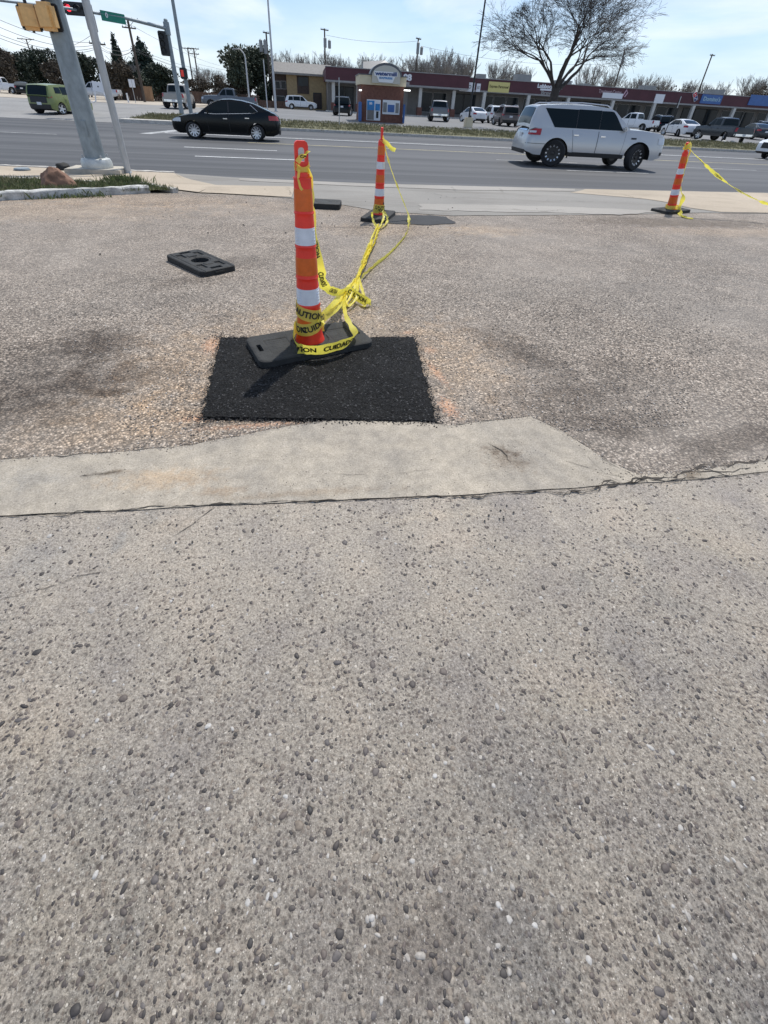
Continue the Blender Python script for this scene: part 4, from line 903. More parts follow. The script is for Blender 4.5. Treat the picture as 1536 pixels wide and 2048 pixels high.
def lump(name, P, sx, sy, sz, m, label, cat, seed):
    bm = bmesh.new(); bmesh.ops.create_icosphere(bm, subdivisions=3, radius=1)
    for v in bm.verts:
        k = 1+mnoise.noise(v.co*1.7+Vector((seed, 0, 0)))*.4; v.co = Vector((v.co.x*sx*k, v.co.y*sy*k, max(0, v.co.z*sz*k+sz*.35)))
    me = bpy.data.meshes.new(name); bm.to_mesh(me); bm.free(); me.materials.append(m); me.polygons.foreach_set('use_smooth', [True]*len(me.polygons))
    o = bpy.data.objects.new(name, me); col.objects.link(o); o.location = P; return tag(o, label, cat)
lump('black_bag', at(117, 344)+Vector((0, .25, .02)), .17, .13, .10, M['rubber'], 'crumpled black bag on the sidewalk behind the boulder', 'bag', 3)
lump('paper_scrap', at(143, 342)+Vector((0, .2, .02)), .10, .06, .025, M['signw'], 'flat white paper scrap beside the black bag', 'litter', 5)
# ------------------------------------------------------------------ vehicles
def wheel_mesh(R, wd, spokes, rimr, m_rim, m_bg, fat=.10, sp0=0):
    t = MB(); t.lathe([(rimr*.98, -wd/2+.01), (R-.03, -wd/2), (R-.008, -wd/2+.03), (R, -wd/4), (R, wd/4), (R-.008, wd/2-.03), (R-.03, wd/2), (rimr*.98, wd/2-.01)], 28, cap=False)
    r = MB(); r.lathe([(rimr, -wd/2+.02), (rimr, wd/2-.012), (rimr*.93, wd/2-.008), (rimr*.9, wd/2-.05), (.05, wd/2-.06)], 24)
    r.cur = 0 if sp0 else 1; r.lathe([(rimr*1.0, wd/2-.014), (rimr*.985, wd/2-.002), (rimr*.93, wd/2-.004)], 24, cap=False); r.lathe([(.075, wd/2-.055), (.06, wd/2-.022), (.0, wd/2-.018)], 12, cap=False)
    r.cur = 1
    for k in range(spokes):
        a = 2*pi*k/spokes; ca, sa = cos(a), sin(a)
        for q in ((-.0,),):
            h0, h1 = fat*.5, fat*.32; x0, x1 = max(.05, sp0*rimr), rimr*.95; z0, z1_ = wd/2-.03, wd/2-.008
            P = [(x0, -h0, z0), (x0, h0, z0), (x1, h1, z1_), (x1, -h1, z1_), (x0, -h0, z0-.03), (x0, h0, z0-.03), (x1, h1, z1_-.03), (x1, -h1, z1_-.03)]
            r.add([(x*ca-y*sa, x*sa+y*ca, z) for x, y, z in P], [(0, 1, 2, 3), (4, 7, 6, 5), (0, 4, 5, 1), (1, 5, 6, 2), (2, 6, 7, 3), (3, 7, 4, 0)])
    return t, r, [M[m_bg], M[m_rim]]
def car(kind, name, label, P, rz, paint, cat=None, group=None, lod=1, **over):
    sp = dict(KINDS[kind]); sp.update(over); L, Wd, H = sp['L'], sp['W'], sp['H']; n = sp.get('n', 7); R = sp['R']; xr, xf = sp['xr'], sp['xf']
    t = thing(name, label, cat or sp['cat'], P, rz, group)
    top = sp['top']; gh = sp['gh']; sill = sp.get('sill', .22); HL = L/2; wn = sp.get('wn', 1.0)
    def plan(tt): return max(0, 1-abs(tt)**n)**(1/n)
    def sec(z): return 1-(.13*((z-.62)/.62)**2 if z < .62 else .10*((z-.62)/.6)**2)
    def S(tt, z, s):
        k = abs(tt)**7; bulge = (sp.get('rf', .10) if tt > 0 else sp.get('rr', .05))*((z-.52)/.5)**2*k
        return Vector((HL*tt-math.copysign(bulge, tt), s*Wd/2*plan(tt)*sec(z), z))
    Ra = R*1.13
    ts = set([sin(pi/2*(-1+2*i/36)) for i in range(37)]+[-1+.06*i for i in range(34)]+[-.995, .995, -.97, .97])
    for xw in (xr, xf):
        for k in range(13): ts.add((xw+Ra*cos(pi*k/12))/HL)
        ts.add((xw-Ra-.004)/HL); ts.add((xw+Ra+.004)/HL)
    bed = sp.get('bed')
    if bed: ts |= {bed[0]-.004, bed[0]+.004, bed[1]-.004, bed[1]+.004}
    ts = sorted(x for x in ts if -1 <= x <= 1)
    def zb(tt):
        x = tt*HL; z = sill+max(0, abs(tt)-.86)*.9
        for xw in (xr, xf):
            if abs(x-xw) <= Ra+1e-6: z = max(z, R+sqrt(max(0, Ra*Ra-(x-xw)**2)))
        return z
    rows = 9; b = MB(); nt = len(ts); cross = [-1, -.93, -.9, -.5, 0, .5, .9, .93, 1]
    for s in (-1, 1):
        o = len(b.v)
        for tt in ts:
            a, z_ = zb(tt), interp(top, tt)
            for j in range(rows+1): b.v.append(tuple(S(tt, a+(z_-a)*j/rows, s)))
        for i in range(nt-1):
            for j in range(rows):
                f = (o+i*(rows+1)+j, o+(i+1)*(rows+1)+j, o+(i+1)*(rows+1)+j+1, o+i*(rows+1)+j+1); b.f.append(f if s < 0 else f[::-1]); b.mi.append(0)
    o = len(b.v)
    for tt in ts:
        z_ = interp(top, tt); e = S(tt, z_, 1)
        for q in cross:
            z2 = z_+.035*(1-q*q)*plan(tt)*(0 if bed and tt < bed[1] else 1)
            if bed and bed[0] < tt < bed[1] and abs(q) <= .9: z2 = z_-.42
            b.v.append((e.x, e.y*q, z2))
    nc = len(cross)
    for i in range(nt-1):
        dk = bed and bed[0] < (ts[i]+ts[i+1])/2 < bed[1]
        for j in range(nc-1): b.f.append((o+i*nc+j, o+(i+1)*nc+j, o+(i+1)*nc+j+1, o+i*nc+j+1)); b.mi.append(1 if dk and 1 < j < nc-2 else 0)
    o = len(b.v)
    for tt in ts:
        e = S(tt, zb(tt), 1)
        for q in (-1, 0, 1): b.v.append((e.x, e.y*q, e.z))
    for i in range(nt-1):
        for j in range(2): b.f.append((o+i*3+j, o+i*3+j+1, o+(i+1)*3+j+1, o+(i+1)*3+j)); b.mi.append(1)
    b.build('body', [M[paint], M['trim']], t, smooth=32)
    # greenhouse
    wr = sp.get('wr', .76); g0, g1 = gh[0][0], gh[-1][0]
    def zbelt(tt): return interp(top, tt)-.015
    def gy(tt, z):
        zbt = zbelt(tt); k = max(0, (z-zbt)/(H-zbt)); return Wd/2*min(1, plan(tt)*1.02)*sec(zbt)*.975*(1-(1-wr)*(k**1.25))
    G = sorted(set([g0+(g1-g0)*i/40 for i in range(41)]+[q[0] for q in gh])); g = MB(); rg_ = 6; ng = len(G); crs = [-1, -.8, -.4, 0, .4, .8, 1]
    for s in (-1, 1):
        o = len(g.v)
        for tt in G:
            a, z_ = zbelt(tt), max(zbelt(tt)+.004, interp(gh, tt))
            for j in range(rg_+1): z = a+(z_-a)*j/rg_; g.v.append((tt*HL, s*gy(tt, z), z))
        for i in range(ng-1):
            for j in range(rg_):
                f = (o+i*(rg_+1)+j, o+(i+1)*(rg_+1)+j, o+(i+1)*(rg_+1)+j+1, o+i*(rg_+1)+j+1); g.f.append(f if s < 0 else f[::-1]); g.mi.append(0)
    def topz(tt, q): return max(zbelt(tt)+.004, interp(gh, tt))+.03*(1-q*q)
    o = len(g.v)
    for tt in G:
        z_ = max(zbelt(tt)+.004, interp(gh, tt)); y_ = gy(tt, z_)
        for q in crs: g.v.append((tt*HL, y_*q, topz(tt, q)))
    nc = len(crs)
    for i in range(ng-1):
        for j in range(nc-1): g.f.append((o+i*nc+j, o+(i+1)*nc+j, o+(i+1)*nc+j+1, o+i*nc+j+1)); g.mi.append(0)
    g.build('cabin', M[sp.get('roofp', paint)], t, smooth=34)
    def topglass(ta, tb, nm, q=.86):
        mb = MB()
        def fn(a, c):
            tt = ta+(tb-ta)*a; z_ = max(zbelt(tt)+.004, interp(gh, tt)); d = .012 if tb > 0 else -.012
            return (tt*HL+d, gy(tt, z_)*q*(2*c-1), topz(tt, q*(2*c-1))+.007)
        mb.grid(fn, 8, 6); mb.build(nm, M['glass'], t, smooth=60)
    if 'ws' in sp: topglass(*sp['ws'], 'windscreen')
    if 'rg' in sp: topglass(*sp['rg'], 'rear_window')
    for (tb0, tb1, z0, tt0, tt1, zt_) in list(sp['win'])+list(sp.get('pillars', ())):
        isp = (tb0, tb1, z0, tt0, tt1, zt_) not in sp['win']
        for s in (-1, 1):
            mb = MB()
            def fn(a, c):
                lo = tb0+(tb1-tb0)*a; hi = tt0+(tt1-tt0)*a; tt = lo+(hi-lo)*c; zz0 = max(z0, zbelt(tt)+.03); z = min(zz0+(zt_-zz0)*c, interp(gh, tt)-.05); return (tt*HL, s*(gy(tt, z)+.006), z)
            mb.grid(fn, 12, 4); mb.build('pillar_trim' if isp else 'side_window', M['trim'] if isp else M['glass'], t, smooth=60)
    def patch(nm, t0, t1, z0, z1_, m, off=.006, sides=(-1, 1), t0b=None, t1b=None, parent=None, na=10, nb_=5):
        r = []
        for s in sides:
            mb = MB()
            def fn(a, c):
                lo = t0+(t1-t0)*a; hi = (t0 if t0b is None else t0b)+((t1 if t1b is None else t1b)-(t0 if t0b is None else t0b))*a
                tt = lo+(hi-lo)*c; zt_ = min(z1_, interp(top, tt)-.01); z = z0+(zt_-z0)*c; p = S(tt, z, s)
                nx = (S(min(.999, tt+.01), z, s)-S(max(-.999, tt-.01), z, s)); nn = Vector((nx.y, -nx.x, 0))*(-s if True else 1); nn = Vector((-nx.y, nx.x, 0))*s; nn.normalize(); return p+nn*off
            mb.grid(fn, na, nb_); r.append(mb.build(nm, m, parent or t, smooth=60))
        return r
    for (d0, d1, d0t, d1t, z0) in sp['doors']:
        patch('door_seam', d0-.004, d1+.004, z0-.012, 9, M['trim'], .0022, t0b=d0t-.004, t1b=d1t+.004)
        for s, dd in zip((-1, 1), patch('door', d0, d1, z0, 9, M[paint], .0055, t0b=d0t, t1b=d1t, na=8, nb_=8)):
            hx = d0t+(d1t-d0t)*.16; zz = interp(top, hx)-.16; p = S(hx, zz, s); mb = MB(); mb.bbox((p.x, p.y+s*.022, p.z), (.19, .03, .035), .012); mb.build('handle', M[sp.get('hm', paint)], dd, smooth=40)
    for nm, t0, t1, z0, z1_, mk, off in sp.get('patches', ()): patch(nm, t0, t1, z0, z1_, M[mk if mk != 'paint' else paint], off)
    def front(nm, y0, y1, z0, z1_, m, sgn, off=.012):
        mb = MB()
        def fn(a, c):
            y = y0+(y1-y0)*a; z = z0+(z1_-z0)*c; yy_ = min(.995, abs(y)/sec(z)); tt = sgn*(1-yy_**n)**(1/n); p = S(tt, z, 1 if y >= 0 else -1); return (p.x+sgn*off, p.y, p.z)
        mb.grid(fn, 12, 5); return mb.build(nm, m, t, smooth=60)
    for nm, y0, y1, z0, z1_, mk, sgn in sp.get('fronts', ()): front(nm, y0, y1, z0, z1_, M[mk], sgn)
    # wheels
    tm, rm, rmats = wheel_mesh(R, .235, sp.get('spokes', 10), sp.get('rimr', R*.64), sp.get('rimm', 'alloy'), sp.get('rimbg', 'blackrim'), sp.get('fat', .09), sp.get('sp0', 0))
    tme = None
    for x in (xr, xf):
        for s in (-1, 1):
            if tme is None:
                to = tm.build('wheel', M['tyre'], t, smooth=40); ro = rm.build('rim', rmats, to, smooth=30); tme, rme = to.data, ro.data
            else:
                to = bpy.data.objects.new('wheel', tme); col.objects.link(to); to.parent = t; ro = bpy.data.objects.new('rim', rme); col.objects.link(ro); ro.parent = to
            to.location = (x, s*(Wd/2-.125), R); to.rotation_euler = (RAD(-90)*s, 0, .3*x)
    mx = sp.get('mirror')
    if mx is not None:
        for s in (-1, 1):
            zz = zbelt(mx)+.09; mb = MB(); yb = gy(mx, zz); mb.bbox((mx*HL, s*(yb+.12), zz), (.11, .2, .15), .04); mb.box((mx*HL, s*(yb+.02), zz-.05), (.06, .1, .05)); mb.build('mirror', M[sp.get('mirm', paint)], t, smooth=45)
    if sp.get('rails'):
        for s in (-1, 1):
            mb = MB(); pts = [(tt*HL, s*gy(tt, interp(gh, tt))*.9, interp(gh, tt)+.03+.045*h) for tt, h in ((-.78, 0), (-.72, 1), (-.3, 1), (.05, 1), (.11, 0))]; mb.tube(pts, .018, 6); mb.build('roof_rail', M['alloy'], t, smooth=40)
    if sp.get('plate', True): 
        mb = MB(); p = S(-1, sp.get('pz', .85), 1); mb.bbox((p.x-.012, 0, p.z), (.02, .31, .155), .006); mb.build('number_plate', M['plate'], t)
    if sp.get('chromeline'):
        for s in (-1, 1):
            mb = MB(); pts = [(tt*HL, s*(gy(tt, zbelt(tt)+.02)+.010), zbelt(tt)+.025) for tt in [sp['chromeline'][0]+(sp['chromeline'][1]-sp['chromeline'][0])*i/14 for i in range(15)]]
            if sp.get('kick'): pts = [(q[0]*HL, s*(gy(q[0], q[1])+.010), q[1]) for q in sp['kick']]+pts
            mb.tube(pts, .011, 5); mb.build('window_trim', M['chrome'], t, smooth=40)
    return t
KINDS = {
 'sedan': dict(cat='sedan', L=4.62, W=1.76, H=1.49, n=6, R=.32, xr=-1.30, xf=1.40, sill=.20, rf=.16, rr=.10,
   top=[(-1, .93), (-.93, 1.06), (-.8, 1.09), (-.62, 1.04), (-.3, .99), (.2, .93), (.36, .955), (.6, .90), (.8, .82), (.92, .73), (1, .62)],
   gh=[(-.88, 1.06), (-.72, 1.19), (-.52, 1.36), (-.33, 1.455), (-.12, 1.49), (.04, 1.465), (.18, 1.36), (.32, 1.18), (.47, .95)], ws=(.10, .43), rg=(-.83, -.42), wr=.74,
   win=[(-.44, -.085, 1.02, -.35, -.085, 1.405), (-.055, .33, .98, -.055, .13, 1.41), (-.60, -.46, 1.06, -.47, -.38, 1.33)], pillars=[(-.084, -.056, 1.02, -.084, -.056, 1.405)],
   doors=[(-.37, -.075, -.46, -.075, .30), (-.065, .31, -.065, .34, .30)], hm='chrome', mirror=.30, spokes=10, fat=.062, rimr=.235, rimbg='blackrim',
   patches=[('headlight', .80, .955, .62, .76, 'headl', .01), ('tail_light', -.985, -.80, .80, .97, 'redl', .01), ('rocker', -.42, .44, .2, .27, 'trim', .004)],
   fronts=[('grille', -.42, .42, .42, .62, 'trim', 1), ('rear_valance', -.7, .7, .26, .42, 'trim', -1)], chromeline=(-.52, .36), kick=[(-.47, 1.33), (-.60, 1.10)], pz=.74),
 'suv': dict(cat='suv', L=5.22, W=2.03, H=1.90, n=9, xr=-1.52, xf=1.56, sill=.36, rf=.05, rr=.10,
   top=[(-1, 1.10), (-.9, 1.20), (-.5, 1.18), (.2, 1.17), (.36, 1.20), (.42, 1.26), (.6, 1.25), (.84, 1.20), (.94, 1.14), (1, 1.02)],
   gh=[(-.975, 1.17), (-.955, 1.45), (-.905, 1.80), (-.86, 1.84), (-.5, 1.90), (-.1, 1.895), (.1, 1.85), (.18, 1.77), (.30, 1.52), (.43, 1.25)], ws=(.15, .40), rg=(-.968, -.912), wr=.79,
   win=[(-.64, -.345, 1.22, -.80, -.345, 1.77), (-.335, -.02, 1.22, -.335, -.02, 1.78), (-.012, .325, 1.22, -.012, .155, 1.77)], pillars=[(-.3445, -.3355, 1.22, -.3445, -.3355, 1.77), (-.0195, -.0125, 1.22, -.0195, -.0125, 1.77)],
   doors=[(-.33, -.02, -.385, -.02, .50), (-.01, .35, -.01, .37, .50)], hm='chrome', mirror=.33, rails=True, spokes=12, rimm='alloy', rimr=.28, fat=.05, sp0=.72, R=.43,
   patches=[('tail_light', -.992, -.83, .97, 1.16, 'redl', .02), ('reverse_lamp', -.985, -.90, 1.03, 1.09, 'headl', .026), ('bumper_line', -.99, -.72, .70, .715, 'trim', .006), ('headlight', .86, .975, .86, 1.06, 'headl', .014), ('fog_lamp', .93, .975, .52, .62, 'trim', .01), ('rocker', -.40, .40, .36, .49, 'trim', .012), ('wheel_arch_flare', -.40, -.38, .3, .5, 'trim', .01), ('fender_vent', .455, .53, .98, 1.03, 'trim', .008)],
   fronts=[('grille', -.5, .5, .66, 1.06, 'chrome', 1), ('rear_valance', -.8, .8, .37, .50, 'trim', -1), ('tailgate_bar', -.42, .42, 1.08, 1.13, 'chrome', -1)], pz=.93),
 'wagon': dict(cat='suv', L=4.75, W=1.87, H=1.75, n=9, R=.36, xr=-1.4, xf=1.42, sill=.26, rf=.12, rr=.08,
   top=[(-1, .98), (-.9, 1.08), (-.5, 1.06), (.2, 1.02), (.40, 1.06), (.6, 1.03), (.85, .95), (1, .78)],
   gh=[(-.975, 1.06), (-.94, 1.35), (-.87, 1.64), (-.8, 1.69), (-.4, 1.75), (-.05, 1.74), (.08, 1.68), (.25, 1.40), (.42, 1.07)], ws=(.1, .39), rg=(-.968, -.885), wr=.80,
   win=[(-.80, -.50, 1.12, -.74, -.50, 1.6), (-.475, -.06, 1.12, -.475, -.06, 1.63), (-.035, .30, 1.1, -.035, .1, 1.63)],
   doors=[(-.33, -.05, -.46, -.05, .38), (-.04, .33, -.04, .36, .38)], mirror=.30, rails=True, spokes=10, rimr=.24, fat=.06,
   patches=[('tail_light', -.99, -.86, .90, 1.1, 'redl', .014), ('headlight', .85, .965, .72, .88, 'headl', .012), ('rocker', -.42, .42, .26, .38, 'trim', .01)],
   fronts=[('grille', -.45, .45, .55, .85, 'trim', 1), ('rear_bumper', -.85, .85, .32, .55, 'trim', -1)], pz=.83),
 'box': dict(cat='compact car', L=4.14, W=1.80, H=1.62, n=9, R=.33, xr=-1.27, xf=1.30, sill=.22, rf=.12, rr=.08,
   top=[(-1, .88), (-.92, .99), (-.5, 1.0), (.25, .99), (.42, 1.03), (.6, 1.01), (.85, .93), (1, .74)],
   gh=[(-.975, .97), (-.93, 1.25), (-.87, 1.52), (-.8, 1.57), (-.4, 1.62), (.0, 1.61), (.15, 1.56), (.3, 1.32), (.45, 1.03)], ws=(.16, .42), rg=(-.97, -.875), wr=.82,
   win=[(-.70, -.43, 1.15, -.66, -.43, 1.47), (-.41, -.05, 1.09, -.41, -.05, 1.5), (-.03, .34, 1.06, -.03, .16, 1.5)],
   doors=[(-.30, -.05, -.42, -.05, .34), (-.04, .36, -.04, .4, .34)], mirror=.33, spokes=5, rimr=.235, fat=.10,
   patches=[('tail_light', -.99, -.90, .92, 1.0, 'redl', .012), ('headlight', .84, .965, .68, .86, 'headl', .012)],
   fronts=[('rear_bumper', -.8, .8, .30, .55, 'trim', -1), ('tailgate_shade', -.62, .62, .62, .95, 'trim', -1), ('grille', -.5, .5, .42, .55, 'trim', 1)], pz=.58),
 'pickup': dict(cat='pickup truck', L=5.75, W=2.0, H=1.90, n=14, R=.40, xr=-1.72, xf=1.85, sill=.42, rf=.08, rr=.02,
   top=[(-1, 1.20), (-.3, 1.20), (.28, 1.19), (.4, 1.21), (.6, 1.19), (.9, 1.13), (1, 1.0)], bed=(-.965, -.27),
   gh=[(-.262, 1.19), (-.245, 1.55), (-.225, 1.80), (-.17, 1.87), (0, 1.90), (.12, 1.86), (.2, 1.75), (.30, 1.48), (.41, 1.20)], ws=(.17, .39), rg=(-.258, -.228), wr=.80,
   win=[(-.20, .06, 1.27, -.17, .06, 1.76), (.085, .32, 1.25, .085, .165, 1.76)],
   doors=[(-.21, .065, -.21, .065, .55), (.075, .36, .075, .37, .55)], mirror=.31, spokes=6, rimr=.25, fat=.10,
   patches=[('tail_light', -.995, -.955, .88, 1.16, 'redl', .012), ('headlight', .90, .97, .85, 1.02, 'headl', .012)],
   fronts=[('rear_bumper', -.92, .92, .52, .70, 'chrome', -1), ('grille', -.6, .6, .66, 1.0, 'trim', 1), ('tailgate_panel', -.72, .72, .80, 1.12, 'trim', -1)], pz=.62),
}
for k_ in ('pickup',): KINDS[k_]['fronts'] = KINDS[k_]['fronts'][:2]
def put(u, v, y=None):
    return at(u, v) if y is None else ongy(u, y)
# on the road
A, B = at(1117, 333), at(1275, 342)
car('suv', 'parked_suv', 'big pearl silver suv with black wheels driving along the road behind the channelizers', Vector(((A.x+B.x)/2-.26, (A.y+B.y)/2+.88, -.27)), RAD(-6), 'p_pearl', rimm='alloy', rimbg='blackrim')
A, B = at(392, 278), at(517, 282)
car('sedan', 'black_sedan', 'glossy black sedan heading left on the road with silver multi spoke wheels', Vector(((A.x+B.x)/2, (A.y+B.y)/2+.77, -.27)), RAD(181), 'p_black')
car('wagon', 'white_car', 'white car entering the picture at the far right edge of the road', ongy(1518, 27)+Vector((2.55, 0, 0)), RAD(180), 'p_white', 'car')
car('box', 'boxy_car', 'boxy lime green hatchback with dark rear window turning beside the signal pole', ongy(101, 36.8)+Vector((.1, 1.9, 0)), RAD(76), 'p_lime')
GL = 'vehicles parked in front of the shops'
car('wagon', 'dark_suv', 'small black suv parked at the left end of the shops by the kiosk', ongy(686, 60), RAD(83), 'p_black', group=GL, rails=False)
car('pickup', 'pickup_truck', 'grey pickup truck seen from behind just right of the kiosk', ongy(876, 57), RAD(78), 'p_grey', group=GL)
car('sedan', 'white_sedan', 'white sedan parked behind the tan concrete lamp base', ongy(944, 60), RAD(96), 'p_white', group=GL)
car('wagon', 'white_suv', 'white suv parked partly behind the taupe suv', ongy(983, 62), RAD(86), 'p_white', group=GL)
car('wagon', 'taupe_suv', 'taupe suv with white roof rails waiting left of the big silver suv', ongy(1008, 53), RAD(82), 'p_brown', group=GL)
car('pickup', 'white_pickup', 'white pickup truck parked behind the bonnet of the big silver suv', ongy(1262, 61), RAD(120), 'p_white', group=GL)
car('wagon', 'black_car', 'black car parked between the white pickup and the white coupe', ongy(1312, 62), RAD(76), 'p_black', 'car', group=GL)
car('sedan', 'white_coupe', 'white sedan angled beside the dark pickup with its nose to the left', ongy(1354, 50), RAD(84), 'p_white', group=GL)
car('pickup', 'dark_pickup', 'charcoal pickup truck angled at the edge of the lot, right of the leaning post', ongy(1436, 44), RAD(86), 'p_char', group=GL)
car('sedan', 'silver_sedan', 'dark sedan with a pale rear window to the right of the charcoal pickup', ongy(1503, 52), RAD(74), 'p_char', group=GL, rg=(-.83, -.42))
car('wagon', 'black_suv', 'black suv parked under the blue sign at the right end', ongy(1515, 61), RAD(62), 'p_black', group=GL)
car('sedan', 'white_sedan', 'white sedan at the right edge between the black suv and the road', ongy(1550, 56), RAD(78), 'p_white', group=GL)
# beyond the junction at the left
GS = 'vehicles on the side street'
car('pickup', 'pickup_truck', 'tan pickup truck driving away beside the far signal poles', ongy(362, 54), RAD(92), 'p_tan', group=GS)
car('pickup', 'grey_pickup', 'grey pickup truck crossing behind the roof of the black sedan', ongy(462, 60), RAD(180), 'p_grey', group=GS)
car('wagon', 'white_crossover', 'white crossover parked before the tan brick building', ongy(603, 82), RAD(0), 'p_white', 'crossover', rails=False)
car('pickup', 'white_truck', 'white pickup truck parked among the dark trees at the left edge', ongy(6, 84), RAD(185), 'p_white', group=GS)
car('pickup', 'white_truck', 'white pickup truck partly hidden behind the two near poles', ongy(198, 76), RAD(178), 'p_silver', group=GS)
car('sedan', 'dark_car', 'dark car parked left of the lime hatchback', ongy(51, 82), RAD(110), 'p_black', 'car', group=GS)
# ------------------------------------------------------------------ buildings across the road
def quad_box(mb, u0, v0, u1, v1, y, d=.06):
    a, b = aty(u0, v1, y), aty(u1, v0, y); mb.box(((a.x+b.x)/2, y-d/2, (a.z+b.z)/2), (abs(b.x-a.x), d, abs(b.z-a.z)))
    return (a.x+b.x)/2, (a.z+b.z)/2, abs(b.x-a.x), abs(b.z-a.z)
def part(name, m, parent, fn, smooth=None):
    mb = MB(); fn(mb); return mb.build(name, m, parent, smooth)
YS = 78.0; G0 = gz(YS)
def sx(u, h=2.0): return ongy(u, YS, h).x
mall = thing('strip_mall', 'long low strip of shops with maroon fascia and pale columns across the road', 'strip mall')
xL, xM, xR = sx(652), sx(931), sx(1536)+28
zT, zBt = zat(sx(1100), YS, 167.5), zat(sx(1100), YS, 192); zTL, zBL = zat(sx(800), YS, 144), zat(sx(800), YS, 171)
def wbox(name, m, x0, x1, y0, y1, z0, z1_, par=mall, sm=None):
    return part(name, m, par, lambda b: b.box(((x0+x1)/2, (y0+y1)/2, (z0+z1_)/2), (x1-x0, y1-y0, z1_-z0)), sm)
wbox('wall', M['shadewall'], xL+.4, xR, YS+2.8, YS+14, G0-.2, zT-.25); wbox('fascia', M['fascia'], xM, xR, YS, YS+.5, zBt+.12, zT); wbox('fascia', M['fascia'], xL, xM, YS-.6, YS+.6, zBL+.12, zTL)
wbox('fascia_trim', M['trimgrey'], xM+.01, xR+.02, YS-.05, YS+.52, zBt-.08, zBt+.118); wbox('fascia_trim', M['trimgrey'], xL-.03, xM-.01, YS-.66, YS+.62, zBL-.10, zBL+.118)
wbox('cap_flashing', M['trimgrey'], xM+.02, xR+.03, YS-.06, YS+.6, zT+.002, zT+.09); wbox('cap_flashing', M['trimgrey'], xL-.05, xM+.012, YS-.67, YS+.7, zTL+.002, zTL+.09)
wbox('fascia_return', M['fascia'], xL, xL+.4, YS+.61, YS+14, zBL+.12, zTL); wbox('soffit', M['trimgrey'], xL+.42, xR, YS+.53, YS+2.79, zBt-.04, zBt+.05)
wbox('roof', M['shingle'], xL+.45, xR, YS+.62, YS+14, zT-.22, zT-.12); wbox('walkway', M['kerb'], xL, xR, YS-1.3, YS+2.78, G0-.1, G0+.15)
cols = [667, 716, 839, 905, 965, 1052, 1130, 1218, 1300, 1377, 1457, 1530, 1602]
for i, u in enumerate(cols):
    x = sx(u, 1.4); z1c = zBL-.11 if u < 900 else zBt-.09
    wbox('column', M['colp'], x-.22, x+.22, YS-.15, YS+.3, G0+(.15 if i > 3 else 1.15), z1c)
    if i <= 3: wbox('column_base', M['brickr'], x-.36, x+.36, YS-.3, YS+.44, G0+.15, G0+1.15)
for i in range(len(cols)-1):
    x0, x1 = sx(cols[i], 1.4)+.35, sx(cols[i+1], 1.4)-.35; yw_ = YS+2.8
    if i == 1:
        wbox('shutter', M['trimgrey'], x0, x1-1, yw_-.06, yw_, G0+.15, zBL-.3); continue
    n_ = max(2, int((x1-x0)/1.7)); 
    for k in range(n_):
        a, b = x0+(x1-x0)*k/n_+.05, x0+(x1-x0)*(k+1)/n_-.05; door = (k == n_//2)
        f = wbox('shop_door' if door else 'shop_window', M['trimgrey'] if i % 3 else M['trim'], a, b, yw_-.10, yw_-.02, G0+(.16 if door else .55), zBt-.35)
        wbox('pane', M['glass2'], a+.08, b-.08, yw_-.125, yw_-.101, G0+(.3 if door else .65), zBt-.45, f)
for (u, w_, h_, z_) in ((980, 1.4, .8, 0), (1068, 2.4, 1.1, 0), (1152, 2.6, .7, 0), (1200, 1.2, .5, 0), (1330, 2.2, .8, 0), (1470, 2.6, .9, 0)):
    x = sx(u, 5); wbox('rooftop_unit', M['hvac'], x-w_/2, x+w_/2, YS+4, YS+5.6, zT-.12, zT+h_)
gx0, gx1 = aty(722, 140, YS+9).x, aty(775, 140, YS+9).x; gzt = zat((gx0+gx1)/2, YS+9, 119)
part('roof_gable', M['roofm'], mall, lambda b: b.add([(gx0, YS+6, zTL-.4), (gx1+3, YS+6, zTL-.4), (gx1+3, YS+12, zTL-.4), (gx0, YS+12, zTL-.4), (gx0+.3, YS+9, gzt-.35), (gx1-.5, YS+9, gzt)], [(0, 1, 5, 4), (3, 4, 5, 2), (0, 4, 3), (1, 2, 5), (0, 3, 2, 1)]))
def sign(u0, v0, u1, v1, m, lines, ink, y=YS, d=.12, nm='sign_panel'):
    mb = MB(); cx, cz, w_, h_ = quad_box(mb, u0, v0, u1, v1, y, d); o = mb.build(nm, m, mall)
    for (txt, dz, sz, fit, dxx) in lines:
        for ch in [txt]:
            b = MB(); text_on(b, ch, (cx+dxx*w_, y-d-.012, cz+dz*h_), sz*h_, wfit=fit*w_ if fit else None, bold=.03); b.build('lettering', ink, o)
    return o
sign(918, 165.5, 950, 182, M['signw'], [('SY BO I', 0, .55, .8, 0)], M['p_grey']); sign(951.5, 167.5, 961.5, 183.5, M['signw'], [('BO', 0, .5, .6, 0)], M['p_grey'])
sign(975, 165.5, 1020, 183.5, M['signy'], [('Express Personnel', .04, .36, .9, 0)], mat('dark_olive_print', (.10, .08, .02), .6))
sign(1203, 187.5, 1246, 195.5, M['signw'], [], M['ink']); sign(1306, 189, 1330, 206, M['signw'], [], M['ink'])
sign(1398, 191, 1446, 206.5, M['signb'], [("Domino's", 0, .62, .82, .02)], M['teal']); sign(1494, 193, 1560, 210, M['signb'], [], M['teal'])
def letters(txt, u, v, usz, vsz, m, y=YS, bold=.03):
    c = aty(u, v, y); w_ = aty(u+usz, v, y).x-c.x; h_ = abs(aty(u, v-vsz, y).z-c.z); b = MB()
    text_on(b, txt, (c.x, y-.03, c.z), h_*1.35, wfit=w_, bold=bold); vs = b.v; n = len(vs)
    o = b.build('lettering', m, mall); sol = o.modifiers.new('s', 'SOLIDIFY'); sol.thickness = .06; sol.offset = 0; return o
